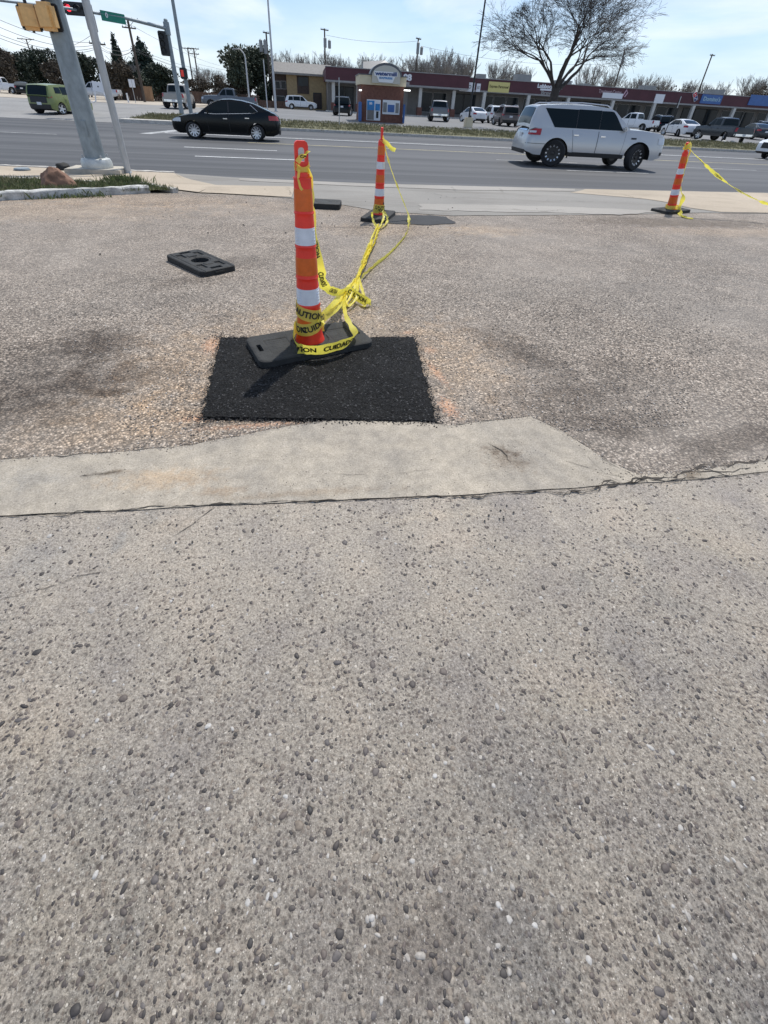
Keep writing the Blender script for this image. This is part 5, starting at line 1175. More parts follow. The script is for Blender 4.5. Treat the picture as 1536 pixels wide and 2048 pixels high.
letters('C 88', 807, 155, 33, 13, M['signw'], YS-.6, .05); sign(808, 164.5, 819, 171, M['trimgrey'], [], M['ink'], YS-.6, .05)
letters('Lubbock  Ink', 1100, 173.5, 50, 8, M['signw'], bold=.05); letters('Brewery', 1100, 186.5, 36, 8, M['trimgrey']); part('underline', M['signw'], mall, lambda b: quad_box(b, 1080, 179.4, 1120, 180.6, YS, .05))
letters('Treatment Center', 1220, 184, 46, 8, mat('dusty_pink_letters', (.36, .26, .28), .6))
dm = aty(1250, 187, YS); part('ribbon_logo', mat('pink_logo', (.6, .38, .45), .5), mall, lambda b: (b.tube([(dm.x-.35, YS-.06, dm.z-.4), (dm.x+.1, YS-.06, dm.z+.45), (dm.x+.35, YS-.06, dm.z+.1), (dm.x+.05, YS-.06, dm.z-.45)], .09, 6)))
dm = aty(1389.5, 193.5, YS); R45 = Matrix.Rotation(RAD(-38), 3, 'Y')
lg = part('domino_tile', M['signw'], mall, lambda b: b.box((dm.x, YS-.10, dm.z), (.62, .1, 1.25), tz=R45))
part('tile_half', mat('tile_red', (.5, .02, .03), .5), lg, lambda b: b.box(Vector((dm.x, YS-.16, dm.z))+R45@Vector((0, 0, .31)), (.54, .02, .56), tz=R45)); part('tile_half', M['navy'], lg, lambda b: b.box(Vector((dm.x, YS-.16, dm.z))+R45@Vector((0, 0, -.31)), (.54, .02, .56), tz=R45))
for dz_, dx_ in ((.31, 0), (-.18, -.12), (-.44, .12)): part('tile_dot', M['signw'], lg, lambda b: b.lathe([(.09, 0), (.09, .02)], 10, Vector((dm.x, YS-.17, dm.z))+R45@Vector((dx_, 0, dz_)), Matrix.Rotation(RAD(90), 3, 'X')))
# water kiosk
YK = 46.8
def kp(u, v, y=YK): return aty(u, v, y)
k0, k1 = kp(729, 200), kp(806, 200); zK0 = gz(48)-.05; zk = lambda v: kp(765, v).z
kiosk = thing('water_kiosk', 'small brick drinking water kiosk with arched sign and blue vending panels across the road', 'kiosk', (0, 0, 0))
xa, xb = kp(721, 210).x, kp(806, 210).x
def kbox(nm, m, x0, x1, y0, y1, z0, z1_, par=None): return wbox(nm, m, x0, x1, y0, y1, z0, z1_, par or kiosk)
kbox('brick_wall', M['brickr'], xa, xb, YK, YK+3.2, zK0, zk(171)); kbox('cream_band', M['stucco'], xa-.14, xb+.14, YK-.14, YK+3.34, zk(171), zk(152)); kbox('coping', M['roofm'], xa-.2, xb+.2, YK-.2, YK+3.4, zk(152), zk(150)); kbox('base_course', M['brickr'], xa-.05, xb+.05, YK-.05, YK+3.25, zK0-.1, zK0+.5)
ac = kp(771, 165); ar = (kp(800, 165).x-kp(742, 165).x)/2; zt_ = zk(129); rz_ = zt_-zk(152)
def archpoly(r, rz, n=20): return [(ac.x+r*cos(pi*i/n), zk(152)+rz*sin(pi*i/n)) for i in range(n+1)]
def arch(b, r, rz, y0, y1, zb_):
    p = archpoly(r, rz)+[(ac.x-r, zb_), (ac.x+r, zb_)]; n = len(p); b.add([(x, y0, z) for x, z in p]+[(x, y1, z) for x, z in p], [tuple(range(n)), tuple(range(n, 2*n))[::-1]]+[(i, n+i, n+(i+1) % n, (i+1) % n) for i in range(n)])
part('arch_roof', M['roofm'], kiosk, lambda b: arch(b, ar+.12, rz_+.12, YK-.28, YK+.9, zk(152)+.003)); fc = part('arch_face', mat('arch_face_tan', (.50, .48, .42), .7), kiosk, lambda b: arch(b, ar-.05, rz_-.06, YK-.34, YK-.281, zk(167)))
sgn = part('logo_panel', M['signw'], kiosk, lambda b: b.add([(kp(747, 146).x, YK-.40, zk(143.5)), (kp(794, 146).x, YK-.40, zk(143.5)), (kp(793, 152).x, YK-.40, zk(153)), (kp(789, 152).x, YK-.40, zk(153)), (kp(784, 160).x, YK-.40, zk(165)), (kp(757, 160).x, YK-.40, zk(165)), (kp(752, 152).x, YK-.40, zk(153)), (kp(748, 152).x, YK-.40, zk(153))]+[(kp(747, 146).x, YK-.345, zk(143.5)), (kp(794, 146).x, YK-.345, zk(143.5)), (kp(793, 152).x, YK-.345, zk(153)), (kp(789, 152).x, YK-.345, zk(153)), (kp(784, 160).x, YK-.345, zk(165)), (kp(757, 160).x, YK-.345, zk(165)), (kp(752, 152).x, YK-.345, zk(153)), (kp(748, 152).x, YK-.345, zk(153))], [tuple(range(8))]+[(i, 8+i, 8+(i+1) % 8, (i+1) % 8) for i in range(8)]))
def ktext(txt, u, v, wpx, hpx, m, par):
    c = kp(u, v); b = MB(); text_on(b, txt, (c.x, YK-.412, c.z), (kp(u, v-hpx).z-c.z)*1.35, wfit=kp(u+wpx, v).x-c.x, bold=.045); b.build('lettering', m, par)
ktext('watermill', 770.5, 148.5, 43, 8, M['navy'], sgn); ktext('EXPRESS', 770.5, 157, 26, 4, M['blue'], sgn)
def kpanel(nm, u0, v0, u1, v1, m, par=None, d=.06, y=YK):
    mb = MB(); quad_box(mb, u0, v0, u1, v1, y, d); return mb.build(nm, m, par or kiosk)
p1 = kpanel('vending_panel', 732.5, 200, 761.5, 240, M['plate']); p2 = kpanel('vending_panel', 764.5, 201.5, 800, 228, M['plate'])
kpanel('poster', 734, 201.5, 749, 220, M['blue'], p1, .02, YK-.061); kpanel('poster', 734, 220.5, 748, 239, M['shadewall'], p1, .02, YK-.061); kpanel('poster', 750.5, 208, 760, 221, M['blue'], p1, .03, YK-.061); kpanel('bottle_bay', 752, 223, 757, 236, M['ink'], p1, .02, YK-.061)
kpanel('poster', 775, 210, 789, 224, M['signb'], p2, .02, YK-.061); kpanel('bottle_bay', 766, 205, 774, 224, M['p_grey'], p2, .02, YK-.061); kpanel('bottle_bay', 790.5, 206.5, 798, 226, M['p_grey'], p2, .02, YK-.061)
b_ = MB(); c_ = kp(741.5, 207); text_on(b_, 'BB', (c_.x, YK-.09, c_.z), .22, bold=.05); b_.build('lettering', M['signw'], p1)
for (u0, u1, nm) in ((716.5, 723, 0), (805, 809.5, 1)):
    a, b = kp(u0, 240, YK-.3), kp(u1, 218, YK-.3); c = ((a.x+b.x)/2, YK-.35, zK0+.75)
    mb = MB(); mb.bbox(c, (b.x-a.x, .4, 1.45), .05); mb.build('blue_cabinet', M['signb'], kiosk, smooth=40)
for (u, v, w_) in ((720, 180.5, .22), (813, 181, .55)):
    c = kp(u, v); mb = MB(); mb.bbox((c.x, YK-.3, c.z), (w_, .3, .10), .02); mb.build('canopy_lamp', M['tube'], kiosk)
# tan brick building and the dark timber one beside it
YA = 87.0
apt = thing('apartment_building', 'two storey tan brick building with grey shingle roof left of the shops', 'apartment block')
def ap(u, v): return aty(u, v, YA)
def abox(nm, m, u0, v0, u1, v1, d=.1, par=None, y=YA):
    mb = MB(); quad_box(mb, u0, v0, u1, v1, y, d); return mb.build(nm, m, par or apt)
a0, a1, zA = ap(574, 180), ap(662, 180), ap(615, 150).z
wbox('brick_wall', M['brickt'], a0.x, a1.x, YA, YA+9, G0-.3, zA, apt); wbox('timber_wall', M['dkwood'], ap(544, 180).x, a0.x-.01, YA+.8, YA+9, G0-.3, zA, apt)
ex0, ex1, zr = ap(545, 150).x, ap(664, 150).x, ap(610, 131).z
part('roof', M['shingle'], apt, lambda b: b.add([(ex0, YA-.8, zA-.12), (ex1, YA-.8, zA-.12), (ex1, YA+4.5, zr+.5), (ex0, YA+4.5, zr+.5), (ex0, YA+10, zA), (ex1, YA+10, zA), (ex0, YA-.8, zA+.14), (ex1, YA-.8, zA+.14)], [(6, 7, 2, 3), (3, 2, 5, 4), (0, 1, 7, 6), (0, 4, 5, 1), (0, 6, 3, 4), (1, 5, 2, 7)]))
w1 = abox('window', M['dkwood'], 595, 153, 617, 187, .08); abox('pane', M['glass2'], 597, 155, 606, 172, .03, w1, YA-.081); abox('pane', M['glass2'], 607, 155, 615.5, 172, .03, w1, YA-.081); d1 = abox('door', M['trim'], 627, 186, 643, 217, .1); abox('door_panel', M['dkwood'], 629, 188, 641, 216, .03, d1, YA-.101)
for u0, u1, v0, v1 in ((551, 560, 162, 178), (562, 572, 162, 178), (553, 570, 192, 212)):
    w1 = abox('window', M['trimgrey'], u0, v0, u1, v1, .08, None, YA+.8); abox('pane', M['glass2'], u0+1, v0+1, u1-1, v1-1, .03, w1, YA+.719)
# fences at the left
def fence(name, label, u0, u1, y, vt, m, seg=2.4):
    a, b = ongy(u0, y), ongy(u1, y); t = thing(name, label, 'fence', a); h = zat(a.x, y, vt)-a.z; n = max(1, int((b.x-a.x)/seg)); rnd = random.Random(int(u0))
    for k in range(n):
        x0, x1 = (b.x-a.x)*k/n, (b.x-a.x)*(k+1)/n; mb = MB(); nb_ = 12
        for j in range(nb_):
            w_ = (x1-x0)/nb_; hh = h*rnd.uniform(.97, 1.02); mb.box((x0+w_*(j+.5), rnd.uniform(-.01, .01), hh/2), (w_*.93, .025, hh))
        stuff(mb.build('fence_boards', m, t)); mb = MB(); mb.box((x0, .06, h/2), (.1, .1, h)); mb.build('post', m, t)
    return t
fence('board_fence', 'dark brown board fence under the conifers at the left', 228, 292, 82, 166, M['fence']); fence('board_fence', 'short pale tan section of board fence under the conifers', 293, 309, 81.6, 172, M['fencet']); fence('board_fence', 'long brown board fence behind the tan pickup truck', 310, 520, 88, 178, M['fence']); fence('board_fence', 'low dark fence in front of the dark timber building', 520, 580, 84, 200, M['fence'])

# ------------------------------------------------------------------ poles, signals, signs, wires
def pole_at(u, v, y): p = aty(u, v, y); return Vector((p.x, y, gz(y))), p.z-gz(y)
tops = {}
def utility(key, label, u, v, y, arms=(), cans=(), r=.16, lamp=False):
    P, h = pole_at(u, v, y); t = thing('utility_pole', label, 'utility pole', P, 0, 'wooden utility poles along the skyline')
    mb = MB(); mb.lathe([(r, 0), (r*.72, h)], 8); mb.build('pole_shaft', M['wood'], t, smooth=50)
    for (va, ln, rot) in arms:
        z = zat(P.x, y, va)-P.z; mb = MB(); mb.box((0, -.12, z), (ln, .1, .13), rot)
        o = mb.build('crossarm', M['wood'], t)
        for s in (-.45, -.2, .2, .45): q = MB(); q.lathe([(.05, 0), (.03, .16)], 6, (s*ln*cos(rot), s*ln*sin(rot)-.12, z+.065)); q.build('insulator', M['galv'], o)
        if ln > 1.6:
            for s in (-1, 1): q = MB(); q.tube([(s*ln*.3*cos(rot), s*ln*.3*sin(rot)-.12, z-.03), (0, -.1, z-.75)], .025, 4); q.build('brace', M['wood'], o)
    for (uc, vc, hh) in cans:
        p = aty(uc, vc, y); mb = MB(); mb.lathe([(.2, -hh/2), (.26, -hh/2+.06), (.26, hh/2-.06), (.18, hh/2), (.06, hh/2+.12)], 12, (p.x-P.x, -.34 if abs(p.x-P.x) < .3 else 0, p.z-P.z)); mb.build('transformer', M['hvac'], t, smooth=40)
    tops[key] = (P, h); return t
utility('A', 'dark wooden utility pole with two transformers between the two near poles', 176, 8, 66, [(88, 1.6, .5)], [(178, 45, 1.3), (190, 48, 1.4)], .19)
utility('B', 'wooden utility pole with two crossarms above the conifers', 254, 34, 76, [(39, 2.6, .15), (56, 1.6, .5)], [], .18)
utility('C', 'left one of the thin pair of distant poles right of the far signal pole', 375, 95, 118, [(97, 2.2, .2)]); utility('D', 'right one of the thin pair of distant poles right of the far signal pole', 387, 96, 116, [(97.5, 2.0, .2), (108, 1.8, .2)])
utility('E', 'utility pole with grey transformers rising out of the round dark tree', 532, 64, 90, [(66, 1.2, .8)], [(522, 92, 1.5), (531, 95, 1.7)]); utility('F', 'utility pole with transformers standing behind the tan brick building', 649, 57, 98, [(60, 1.6, .6)], [(650, 86, 1.3), (659, 89, 1.1)])
utility('G', 'utility pole with a transformer behind the maroon fascia right of the kiosk', 837, 76, 98, [(78, 1.4, .7)], [(835, 97, 1.6), (843, 102, 1.1)]); utility('H', 'leaning utility pole behind the shops right of the big bare tree', 1250, 100, 104, [], [(1243, 122, 1.2)]); utility('I', 'thin utility pole with crossarm behind the blue shop sign', 1425, 108, 104, [(111, 1.6, .3)])
utility('J', 'distant tee shaped pole above the trees at the far left', 52, 78, 130, [(78.5, 3.2, .1)])
def wire(p, q, sag, label='thin black power line sagging between the poles at the left', r=.018):
    mb = MB(); pts = [p.lerp(q, i/16)+Vector((0, 0, -sag*4*(i/16)*(1-i/16))) for i in range(17)]; mb.tube(pts, r, 4); return tag(mb.build('power_line', M['wire'], smooth=60), label, 'power line', 'power lines over the side street')
for (u0, v0, v1, sg), nm in zip(((-60, 12, 84, .7), (-60, 26, 88, .9), (-60, 44, 93, .9), (-60, 50, 96, 1.0)), ('topmost', 'second from top', 'third from top', 'lowest')): wire(aty(u0, v0, 48), aty(193+v1*.05, v1, 66), sg, nm+' of the four power lines left of the two near poles')
for (v1, v2, sg), nm in zip(((86, 96, .5), (90, 99, .7), (95, 101, .6)), ('topmost', 'middle', 'lowest')): wire(aty(196, v1, 66), aty(266, v2, 76), sg, nm+' of three short power lines crossing before the narrow conifer')
for (v1, v2, sg), nm in zip(((96, 143, .6), (99, 147, .8), (101, 150, .7), (41, 131, .6)), ('upper of the three', 'middle of the three', 'lower of the three', 'single high')): wire(aty(266 if v1 > 50 else 246, v1, 76), aty(440, v2, 150), sg, nm+' power lines falling across the wide conifer' if 'three' in nm else 'single high power line running right from the crossarm pole')
wire(aty(110, 102, 60), aty(188, 66, 66), .2, 'short service line rising to the transformer pole'); wire(aty(392, 127, 116), aty(540, 150, 140), .4, 'faint power line right of the thin pair of distant poles')
wire(aty(652, 70, 98), aty(837, 82, 98), .5, 'faint power line between the two poles behind the shops'); wire(aty(842, 92, 98), aty(1250, 125, 104), 1.2, 'faint power line crossing behind the big bare tree')
# far signal with its mast arm
P, h = pole_at(331, 40, 42.0)
t = thing('mast_arm_signal', 'grey green signal pole with long mast arm reaching left over the junction', 'traffic signal', P)
part('pole_shaft', M['galv'], t, lambda b: b.lathe([(.17, 0), (.13, h)], 14), 45); E1 = aty(-40, -4, 33)-P
part('mast_arm', M['galv'], t, lambda b: b.tube([Vector((0, 0, h-.45)), Vector((0, 0, h-.45)).lerp(E1, .3)+Vector((0, 0, .2)), Vector((0, 0, h-.45)).lerp(E1, .6)+Vector((0, 0, .18)), E1], [.11, .09, .075, .06], 10), 45)
part('arm_clamp', M['galv'], t, lambda b: b.lathe([(.2, h-.8), (.2, h-.1)], 12), 40); part('pole_cap', M['galv'], t, lambda b: b.lathe([(.14, h), (.1, h+.06)], 12), 40)
def armat(u):
    lo, hi = 0, 1
    for _ in range(40):
        m_ = (lo+hi)/2; q = Vector((0, 0, h-.45)).lerp(E1, m_)+Vector((0, 0, .2*sin(pi*min(1, m_*1.2))))
        if proj(q+P)[0] > u: lo = m_
        else: hi = m_
    return q
q0, q1 = armat(251), armat(202); c = (q0+q1)/2; ang = atan2(q0.y-q1.y, q0.x-q1.x); ln = (q0-q1).length
gs = MB(); R_ = Matrix.Rotation(ang, 3, 'Z'); gs.bbox(c+Vector((0, -.1, -.08)), (ln, .04, .50), .015, R=R_); gso = gs.build('street_name_sign', M['sgreen'], t, smooth=30)
lt = MB(); text_on(lt, '0', c+R_@Vector((-ln*.34, -.13, -.05)), .34, R_@Vector((1, 0, 0)), bold=.03); lt.build('lettering', M['signw'], gso); 
q = armat(158); hd = MB(); hd.bbox(q+Vector((0, -.05, .05)), (1.55, .18, .62), .06); ho = hd.build('signal_head', M['blk'], t, smooth=35)
for i, m_ in enumerate((M['redlamp'], M['blk'], M['blk'])):
    cc = q+Vector((-.49+.49*i, -.15, .05)); ln_ = MB(); ln_.lathe([(.0, .03), (.12, .02), (.155, 0)], 16, cc, Matrix.Rotation(RAD(90), 3, 'X'), cap=False); ln_.build('lamp_lens', m_, ho, smooth=40)
    vz = MB(); vz.grid(lambda a, b: (cc.x+.175*cos(pi*(1.12*a-.06)), cc.y-.02-.22*b, cc.z+.175*sin(pi*(1.12*a-.06))), 12, 2); vz.build('visor', M['blk'], ho, smooth=60)
z0, z1_ = zat(P.x, 42, 113)-P.z, zat(P.x, 42, 63)-P.z
sh = part('signal_head', M['blk'], t, lambda b: b.bbox((-.32, -.12, (z0+z1_)/2), (.66, .2, z1_-z0), .05, RAD(18)), 35)
for i in range(3): part('visor', M['blk'], sh, lambda b: b.lathe([(.15, -.02), (.17, .18)], 12, (-.38, -.22, z0+.3+i*(z1_-z0-.6)/2), Matrix.Rotation(RAD(90), 3, 'X'), cap=False))
P, h = pole_at(345, 0, 43.2)
t = thing('pedestrian_signal_pole', 'second far pole beside the mast arm signal with a red hand pedestrian light', 'signal pole', P)
part('pole_shaft', M['galv'], t, lambda b: b.lathe([(.15, 0), (.10, h+3)], 12), 45); z0 = zat(P.x, 43, 147)-P.z
ps = part('pedestrian_signal', M['blk'], t, lambda b: b.bbox((.0, -.3, z0), (.5, .3, .68), .05), 35); part('hand_light', M['redhand'], ps, lambda b: b.bbox((-.07, -.455, z0), (.2, .02, .4), .008))
# lamp and flag poles
P, h = pole_at(955, 110, 46.0)
t = thing('light_pole', 'tall thin dark lamp pole set in a square tan concrete base in the far lot', 'lamp pole', P)
part('concrete_base', M['stucco'], t, lambda b: b.bbox((0, 0, .33), (.66, .66, .86), .04), 30); part('pole_shaft', M['trim'], t, lambda b: b.tube([(0, 0, .76), (.05, 0, h+8)], [.085, .06], 8), 45)
P, h = pole_at(540, 60, 62); t = thing('flag_pole', 'tall pale flag pole in front of the round dark tree', 'flag pole', P); part('pole_shaft', M['pole_w'], t, lambda b: b.tube([(0, 0, 0), (0, 0, h+7)], [.13, .07], 10), 45); part('foot_plate', M['galvl'], t, lambda b: b.lathe([(.24, 0), (.24, .06)], 10))
P, h = pole_at(489, 102, 70); t = thing('street_lamp', 'pale street lamp with curved arm in front of the round dark tree', 'street lamp', P); part('lamp_shaft', M['pole_w'], t, lambda b: b.tube([(0, 0, 0), (0, 0, h*.9), (-.15, 0, h*.97), (-.5, 0, h+.15), (-.9, 0, h+.15)], [.11, .07, .06, .05, .05], 8), 45); part('lamp_head', M['galvl'], t, lambda b: b.bbox((-1.1, 0, h+.14), (.6, .22, .12), .04), 40)
P, h = pole_at(527, 120, 72); t = thing('bare_post', 'thin pale post just left of the flag pole', 'post', P); part('pole_shaft', M['pole_w'], t, lambda b: b.lathe([(.07, 0), (.06, h)], 8), 45); part('post_cap', M['galv'], t, lambda b: b.lathe([(.08, h), (.03, h+.06)], 8))
def signpost(name, label, u, v, y, r=.035, lean=0, panels=(), cat='sign post', m='galvl'):
    P, h = pole_at(u, v, y); t = thing(name, label, cat, P); part('post', M[m], t, lambda b: b.tube([(-lean, 0, 0), (0, 0, h)], r, 7), 45)
    for (w_, hh, dz, dx, rz, mk) in panels: part('sign_panel', M[mk], t, lambda b: b.bbox((dx, -.05, h-dz), (w_, .03, hh), .01, rz))
    return t
signpost('sign_post', 'thin metal sign post on the verge left of the kiosk', 678, 155, 38.5, panels=[(.06, .7, .4, 0, RAD(80), 'galvl')]); signpost('sign_post', 'dark sign post leaning on the verge behind the bonnet of the silver suv', 1362, 192, 38.5, .03, .35, [(.1, .75, .4, 0, RAD(70), 'signw')], m='trim')
signpost('sign_post', 'small pair of white signs on a post behind the slim pale pole', 204, 147, 62, panels=[(.38, .95, .5, -.15, 0, 'signw'), (.3, .95, .5, .28, RAD(20), 'signw')]); signpost('sign_post', 'small pair of white signs on a post in front of the conifers', 261, 158, 66, panels=[(.32, .75, .4, -.12, 0, 'signw'), (.28, .75, .4, .22, RAD(20), 'signw')])
P, h = pole_at(253, 186, 66); t = thing('marker_post', 'short white marker post below the conifers', 'marker', P); part('post', M['signw'], t, lambda b: b.bbox((0, 0, h/2), (.16, .16, h), .03), 30); part('marker_band', M['trimgrey'], t, lambda b: b.bbox((0, 0, h*.8), (.17, .17, .08), .02), 30)
P, h = pole_at(193, 163, 60); t = thing('board_sign', 'white board sign with a dark dot on two splayed legs', 'sign', P, RAD(-12))
part('sign_board', M['signw'], t, lambda b: b.bbox((0, 0, h-.45), (1.15, .06, .85), .02, R=Matrix.Rotation(RAD(8), 3, 'Y')), 30); part('dot', M['ink'], t, lambda b: b.lathe([(.07, 0), (.07, .02)], 10, (.05, -.04, h-.42), Matrix.Rotation(RAD(90), 3, 'X')))
for s in (-1, 1): part('leg', M['signw'], t, lambda b: b.tube([(s*.45, 0, h-.8), (s*.62, .0, .1), (s*.85, -.2, .02)], .06, 6), 40)
for u, v in ((1396, 285.5), (1447, 286.5), (1463, 287.5)): lump('white_rock', ongy(u, 41.3)+Vector((0, 0, .02)), .24, .2, .16, M['kerbw'], {1396: 'left', 1447: 'middle', 1463: 'right'}[u]+' one of three small white rocks on the verge below the charcoal pickup', 'rock', u)['group'] = 'white rocks along the verge'
# ------------------------------------------------------------------ trees
def branches(rnd, P0, D0, len0, r0, levels, kids, ratio, ang, up, wob, rmin=.006, segs=4):
    """recursive limbs; returns trunk-level and twig-level tube lists"""
    thick, thin = [], []
    def go(p, d, ln, r, lv):
        pts = [p.copy()]; rr = [r]; n = segs+(1 if lv < 2 else 0); tips = []
        for i in range(n):
            d = (d+Vector((rnd.gauss(0, wob), rnd.gauss(0, wob), rnd.gauss(0, wob)*.6+up))).normalized(); p = p+d*(ln/n); pts.append(p.copy()); rr.append(max(rmin, r*(1-.42*(i+1)/n))); tips.append((p.copy(), d.copy(), rr[-1], (i+1)/n))
        (thick if lv < 3 else thin).append((pts, rr))
        if lv >= levels: return
        k = kids[min(lv, len(kids)-1)]
        for j in range(k):
            t_ = tips[-1] if j < 2 else tips[rnd.randrange(max(0, len(tips)-3), len(tips))]
            a = rnd.uniform(*ang)*(1 if lv else .8); ax = t_[1].cross(Vector((rnd.gauss(0, 1), rnd.gauss(0, 1), rnd.gauss(0, .4)))).normalized()
            go(t_[0], Matrix.Rotation(a, 3, ax)@t_[1], ln*ratio*rnd.uniform(.75, 1.2), max(rmin, t_[2]*rnd.uniform(.6, .82)), lv+1)
    go(P0, D0.normalized(), len0, r0, 0); return thick, thin
def tree_from(name, label, P, th_tn, mt, mw, group=None, cat='tree'):
    th, tn = th_tn; t = thing(name, label, cat, P, 0, group); b = MB()
    for i, (pts, rr) in enumerate(th): b.tube(pts, rr, 9 if i == 0 else 6, cap=False)
    b.build('trunk', mt, t, smooth=60); c = MB()
    for pts, rr in tn: c.tube(pts, rr, 3, cap=False)
    c.build('crown', mw, t, smooth=80); return t
# the big bare tree, trunk forking low
YT = 45.5; base = Vector((aty(1108, 190, YT).x, YT, gz(YT))); rnd = random.Random(43)
th, tn = [], []
zf = zat(base.x, YT, 152)-base.z
r_ = branches(rnd, Vector((0, 0, 0)), Vector((-.01, 0, 1)), zf*.80, .40, 0, (0,), .7, (.2, .5), .0, .015); r_[0][0] = (r_[0][0][0], [.46, .42, .40, .38, .37, .36]); th += r_[0]
fk = Vector(r_[0][0][0][-1])
for d, ln, r0 in ((Vector((-.52, .1, 1)), 2.9, .16), (Vector((.32, .05, 1)), 2.8, .23), (Vector((-.08, -.25, 1)), 2.5, .17), (Vector((.95, -.1, .72)), 3.0, .17), (Vector((-.95, -.1, .72)), 2.5, .15), (Vector((.5, .5, 1)), 2.6, .15)):
    x = branches(rnd, fk-Vector((0, 0, .3)), d, ln, r0, 6, (3, 4, 4, 4, 3, 3), .72, (.28, .78), .004, .12, .0075, 4); th += x[0]; tn += x[1]
tree_from('bare_tree', 'big bare spreading tree rising behind the silver suv', base, (th, tn), M['bark'], M['bark'])
# far bare trees: three kinds, copied
protos = []
for i in range(3):
    rnd = random.Random(60+i); th, tn = [], []
    for k in range(3 if i else 2):
        x = branches(rnd, Vector((rnd.uniform(-.2, .2), rnd.uniform(-.2, .2), 0)), Vector((rnd.uniform(-.3, .3), rnd.uniform(-.3, .3), 1)), 3.2, .2, 5, (3, 4, 4, 3, 3), .74, (.15, .42), .06, .08, .022, 3); th += x[0]; tn += x[1]
    zmax = max(p.z for pts, _ in tn for p in pts); protos.append((tree_from('bare_tree_far', 'x', (0, -400, 0), (th, tn), M['twigf'], M['twigf'], 'bare grey trees beyond the shops'), zmax))
used = [False]*3
spots_ = [(570, 105, 104, 'bare grey tree behind the left end of the tan brick building'), (600, 100, 100, 0), (622, 108, 103, 0), (668, 112, 102, 0), (690, 104, 110, 0), (716, 118, 108, 0), (742, 112, 108, 0), (790, 110, 110, 0), (815, 120, 112, 0), (868, 108, 100, 0), (893, 118, 96, 0), (918, 110, 106, 0), (945, 116, 112, 0), (978, 120, 116, 0), (1010, 112, 122, 0), (1165, 116, 122, 0), (1205, 122, 130, 0), (1280, 126, 148, 0), (1312, 120, 150, 0), (1345, 122, 158, 0), (1385, 126, 160, 0), (1425, 120, 160, 0), (1462, 118, 152, 0), (1495, 114, 148, 0), (1530, 118, 150, 0), (395, 118, 140, 0), (415, 110, 132, 0), (440, 120, 138, 0), (648, 116, 106, 0), (840, 122, 112, 0), (880, 124, 104, 0), (1055, 120, 130, 0), (1240, 124, 150, 0)]
ORD = ['first', 'second', 'third', 'fourth', 'fifth', 'sixth', 'seventh', 'eighth', 'ninth', 'tenth', 'eleventh', 'twelfth']; spots_.sort(); zc_ = {}
for i, (u, y, vt, lb) in enumerate(spots_):
    k = i % 3; tr, zm = protos[k]; p = ongy(u, y, 3); hh = zat(p.x, y, vt-2)-p.z; s_ = hh/zm; rz = random.Random(i).uniform(0, 6)
    zone = 'over the brown fence at the left' if u < 450 else 'over the tan brick building' if u < 665 else 'over the kiosk' if u < 830 else 'over the shops left of the big tree' if u < 1100 else 'over the shops right of the big tree'
    zc_[zone] = zc_.get(zone, -1)+1; lab = ORD[zc_[zone]]+' far bare tree from the left '+zone
    if not used[k]: o = tr; used[k] = True; o.location = p; o.rotation_euler = (0, 0, rz); o['label'] = lab
    else: o = dup(tr, p, rz, lab)
    o['group'] = 'far bare trees '+zone; sw = s_*random.Random(i+9).uniform(.8, 1.15); o.scale = (sw, sw, s_)
def leafy(name, label, u, y, vt, wpx, m, n, leaf, shape='round', seed=1, group=None, vb=None, trunk=True, lobes=9):
    p = ongy(u, y, 2); hh = zat(p.x, y, vt)-p.z; W_ = wpx*y/1065/2; rnd = random.Random(seed); t = thing(name, label, 'tree', p, 0, group); c = MB(); L = []
    if shape == 'round':
        for _ in range(lobes): a = rnd.uniform(0, 6.28); q = rnd.uniform(.15, .72); zz = rnd.uniform(.22, .80); L.append((cos(a)*q*W_, sin(a)*q*W_, zz*hh, W_*rnd.uniform(.30, .50), hh*rnd.uniform(.13, .22)))
        L.append((0, 0, hh*.60, W_*.62, hh*.33))
    else:
        k = 16
        for i in range(k):
            f = i/(k-1); rr = W_*(1-f)**.75*rnd.uniform(.65, 1.15)+.12; a = rnd.uniform(0, 6.28)
            for _ in range(3): a += 2.1; L.append((cos(a)*rr*.5, sin(a)*rr*.5, hh*(.12+.83*f)+rnd.uniform(-.1, .1), rr*.55+.1, hh*.055+.1))
    tot = sum(l[3]**2 for l in L)
    for l in L:
        for _ in range(max(4, int(n*l[3]**2/tot))):
            d = Vector((rnd.gauss(0, 1), rnd.gauss(0, 1), rnd.gauss(0, 1))).normalized(); q = rnd.uniform(.45, 1.08)
            x, yy_, z = l[0]+d.x*l[3]*q, l[1]+d.y*l[3]*q, l[2]+d.z*l[4]*q
            if z < hh*.04 or mnoise.noise((x*1.1, yy_*1.1, z*1.1+seed)) < -.28: continue
            for _k in range(2):
                a = Vector((rnd.gauss(0, 1), rnd.gauss(0, 1), rnd.gauss(0, 1))).normalized(); b = a.cross(Vector((rnd.gauss(0, 1), rnd.gauss(0, 1), rnd.gauss(0, 1)))).normalized(); s_ = leaf*rnd.uniform(.5, 1.2); o = Vector((x+rnd.uniform(-.2, .2), yy_+rnd.uniform(-.2, .2), z+rnd.uniform(-.15, .15)))
                c.add([o-a*s_, o-b*s_*.5, o+a*s_, o+b*s_*.5], [(0, 1, 2, 3)])
    c.build('crown', m, t)
    rnd = random.Random(seed+5); x = branches(rnd, Vector((0, 0, 0)), Vector((0, 0, 1)), hh*.34, max(.1, W_*.06), 2, (4, 4), .8, (.3, .7), .03, .08, .03, 3); b = MB()
    for pts, rr in x[0]: b.tube(pts, rr, 6, cap=False)
    b.build('trunk', M['bark'], t, smooth=60); return t
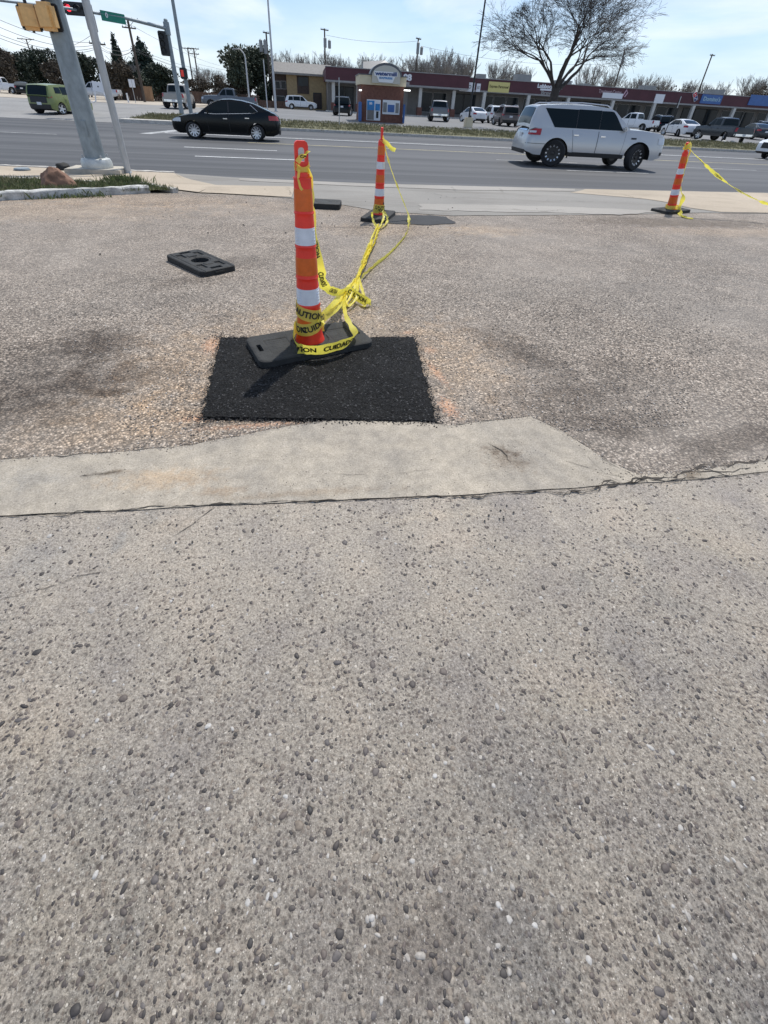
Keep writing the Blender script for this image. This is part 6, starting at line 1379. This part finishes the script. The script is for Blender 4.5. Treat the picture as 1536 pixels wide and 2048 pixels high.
leafy('evergreen_tree', 'large round dark evergreen tree behind the roof of the black sedan', 497, 92, 82, 108, M['oak'], 9000, .26, seed=3, lobes=15)
leafy('conifer', 'narrow blue green conifer, left one of the two behind the pole wires', 247, 94, 69, 34, M['ever2'], 6000, .22, 'cone', 4); leafy('conifer', 'wider blue green conifer with jagged top beside the far mast arm signal', 296, 92, 74, 84, M['ever2'], 12000, .24, 'cone', 5)
GB = 'dark trees beyond the junction'
for (nm, u, y, vt, w_, m, n, sd_, lb) in (('evergreen_tree', 82, 96, 92, 66, 'ever', 4200, 11, 'dark evergreen tree just left of the thick signal pole'), ('evergreen_tree', 45, 92, 98, 60, 'ever', 3000, 12, 'dark evergreen tree behind the lime hatchback at the left'), ('evergreen_tree', 176, 94, 98, 56, 'ever', 3600, 13, 'dark evergreen tree between the thick signal pole and the slim pole'), ('evergreen_tree', 152, 98, 92, 40, 'ever', 2400, 14, 'dark evergreen tree touching the right side of the thick signal pole'), ('evergreen_tree', 322, 88, 120, 60, 'ever', 2800, 15, 'low dark evergreen under the wide conifer'), ('evergreen_tree', 214, 92, 118, 40, 'ever', 1800, 16, 'low dark evergreen behind the slim pale pole'), ('brown_bush', 242, 82, 118, 66, 'olive', 3200, 17, 'tall brown winter bush under the narrow conifer'), ('brown_bush', 8, 88, 84, 60, 'olive', 3000, 18, 'tall brown winter bush at the left edge'), ('brown_bush', 118, 92, 112, 50, 'olive', 2200, 19, 'brown winter bush behind the thick signal pole'), ('brown_bush', 398, 98, 152, 60, 'olive', 1800, 20, 'low brown brush behind the tan pickup truck'), ('brown_bush', 436, 98, 148, 50, 'olive', 1600, 21, 'low brown brush left of the round dark tree'), ('brown_bush', 470, 90, 160, 70, 'olive', 2000, 27, 'low brown brush at the foot of the round dark tree'), ('brown_bush', 530, 89, 165, 50, 'ever', 1600, 28, 'low dark bush right of the round dark tree trunk'), ('brown_bush', 280, 84, 138, 50, 'ever', 2200, 22, 'dark bush above the tan fence section'), ('brown_bush', -12, 96, 92, 50, 'olive', 1600, 23, 'brown winter bush cut off by the left edge'), ('brown_bush', 1292, 100, 168, 40, 'olive', 900, 24, 'brown brush over the shops beside the leaning utility pole'), ('brown_bush', 1350, 104, 166, 60, 'olive', 1400, 25, 'brown brush over the white shop sign'), ('brown_bush', 1490, 104, 168, 90, 'olive', 1600, 26, 'brown brush over the right end of the shops')):
    leafy(nm, lb, u, y, vt, w_, M[m], n, .20, 'round', sd_, GB)
for i, (u, y, vt, w_) in enumerate(((25, 90, 92, 0), (62, 98, 104, 0), (135, 100, 108, 0), (228, 86, 128, 0), (255, 88, 122, 0))):
    p = ongy(u, y, 3); tr, zm = protos[i % 3]; o = dup(tr, p, i*1.3, ORD[i]+' from the left of the bare trees mixed among the junction evergreens'); s_ = (zat(p.x, y, vt)-p.z)/zm; o.scale = (s_, s_, s_); o['group'] = 'bare trees among the evergreens at the left'
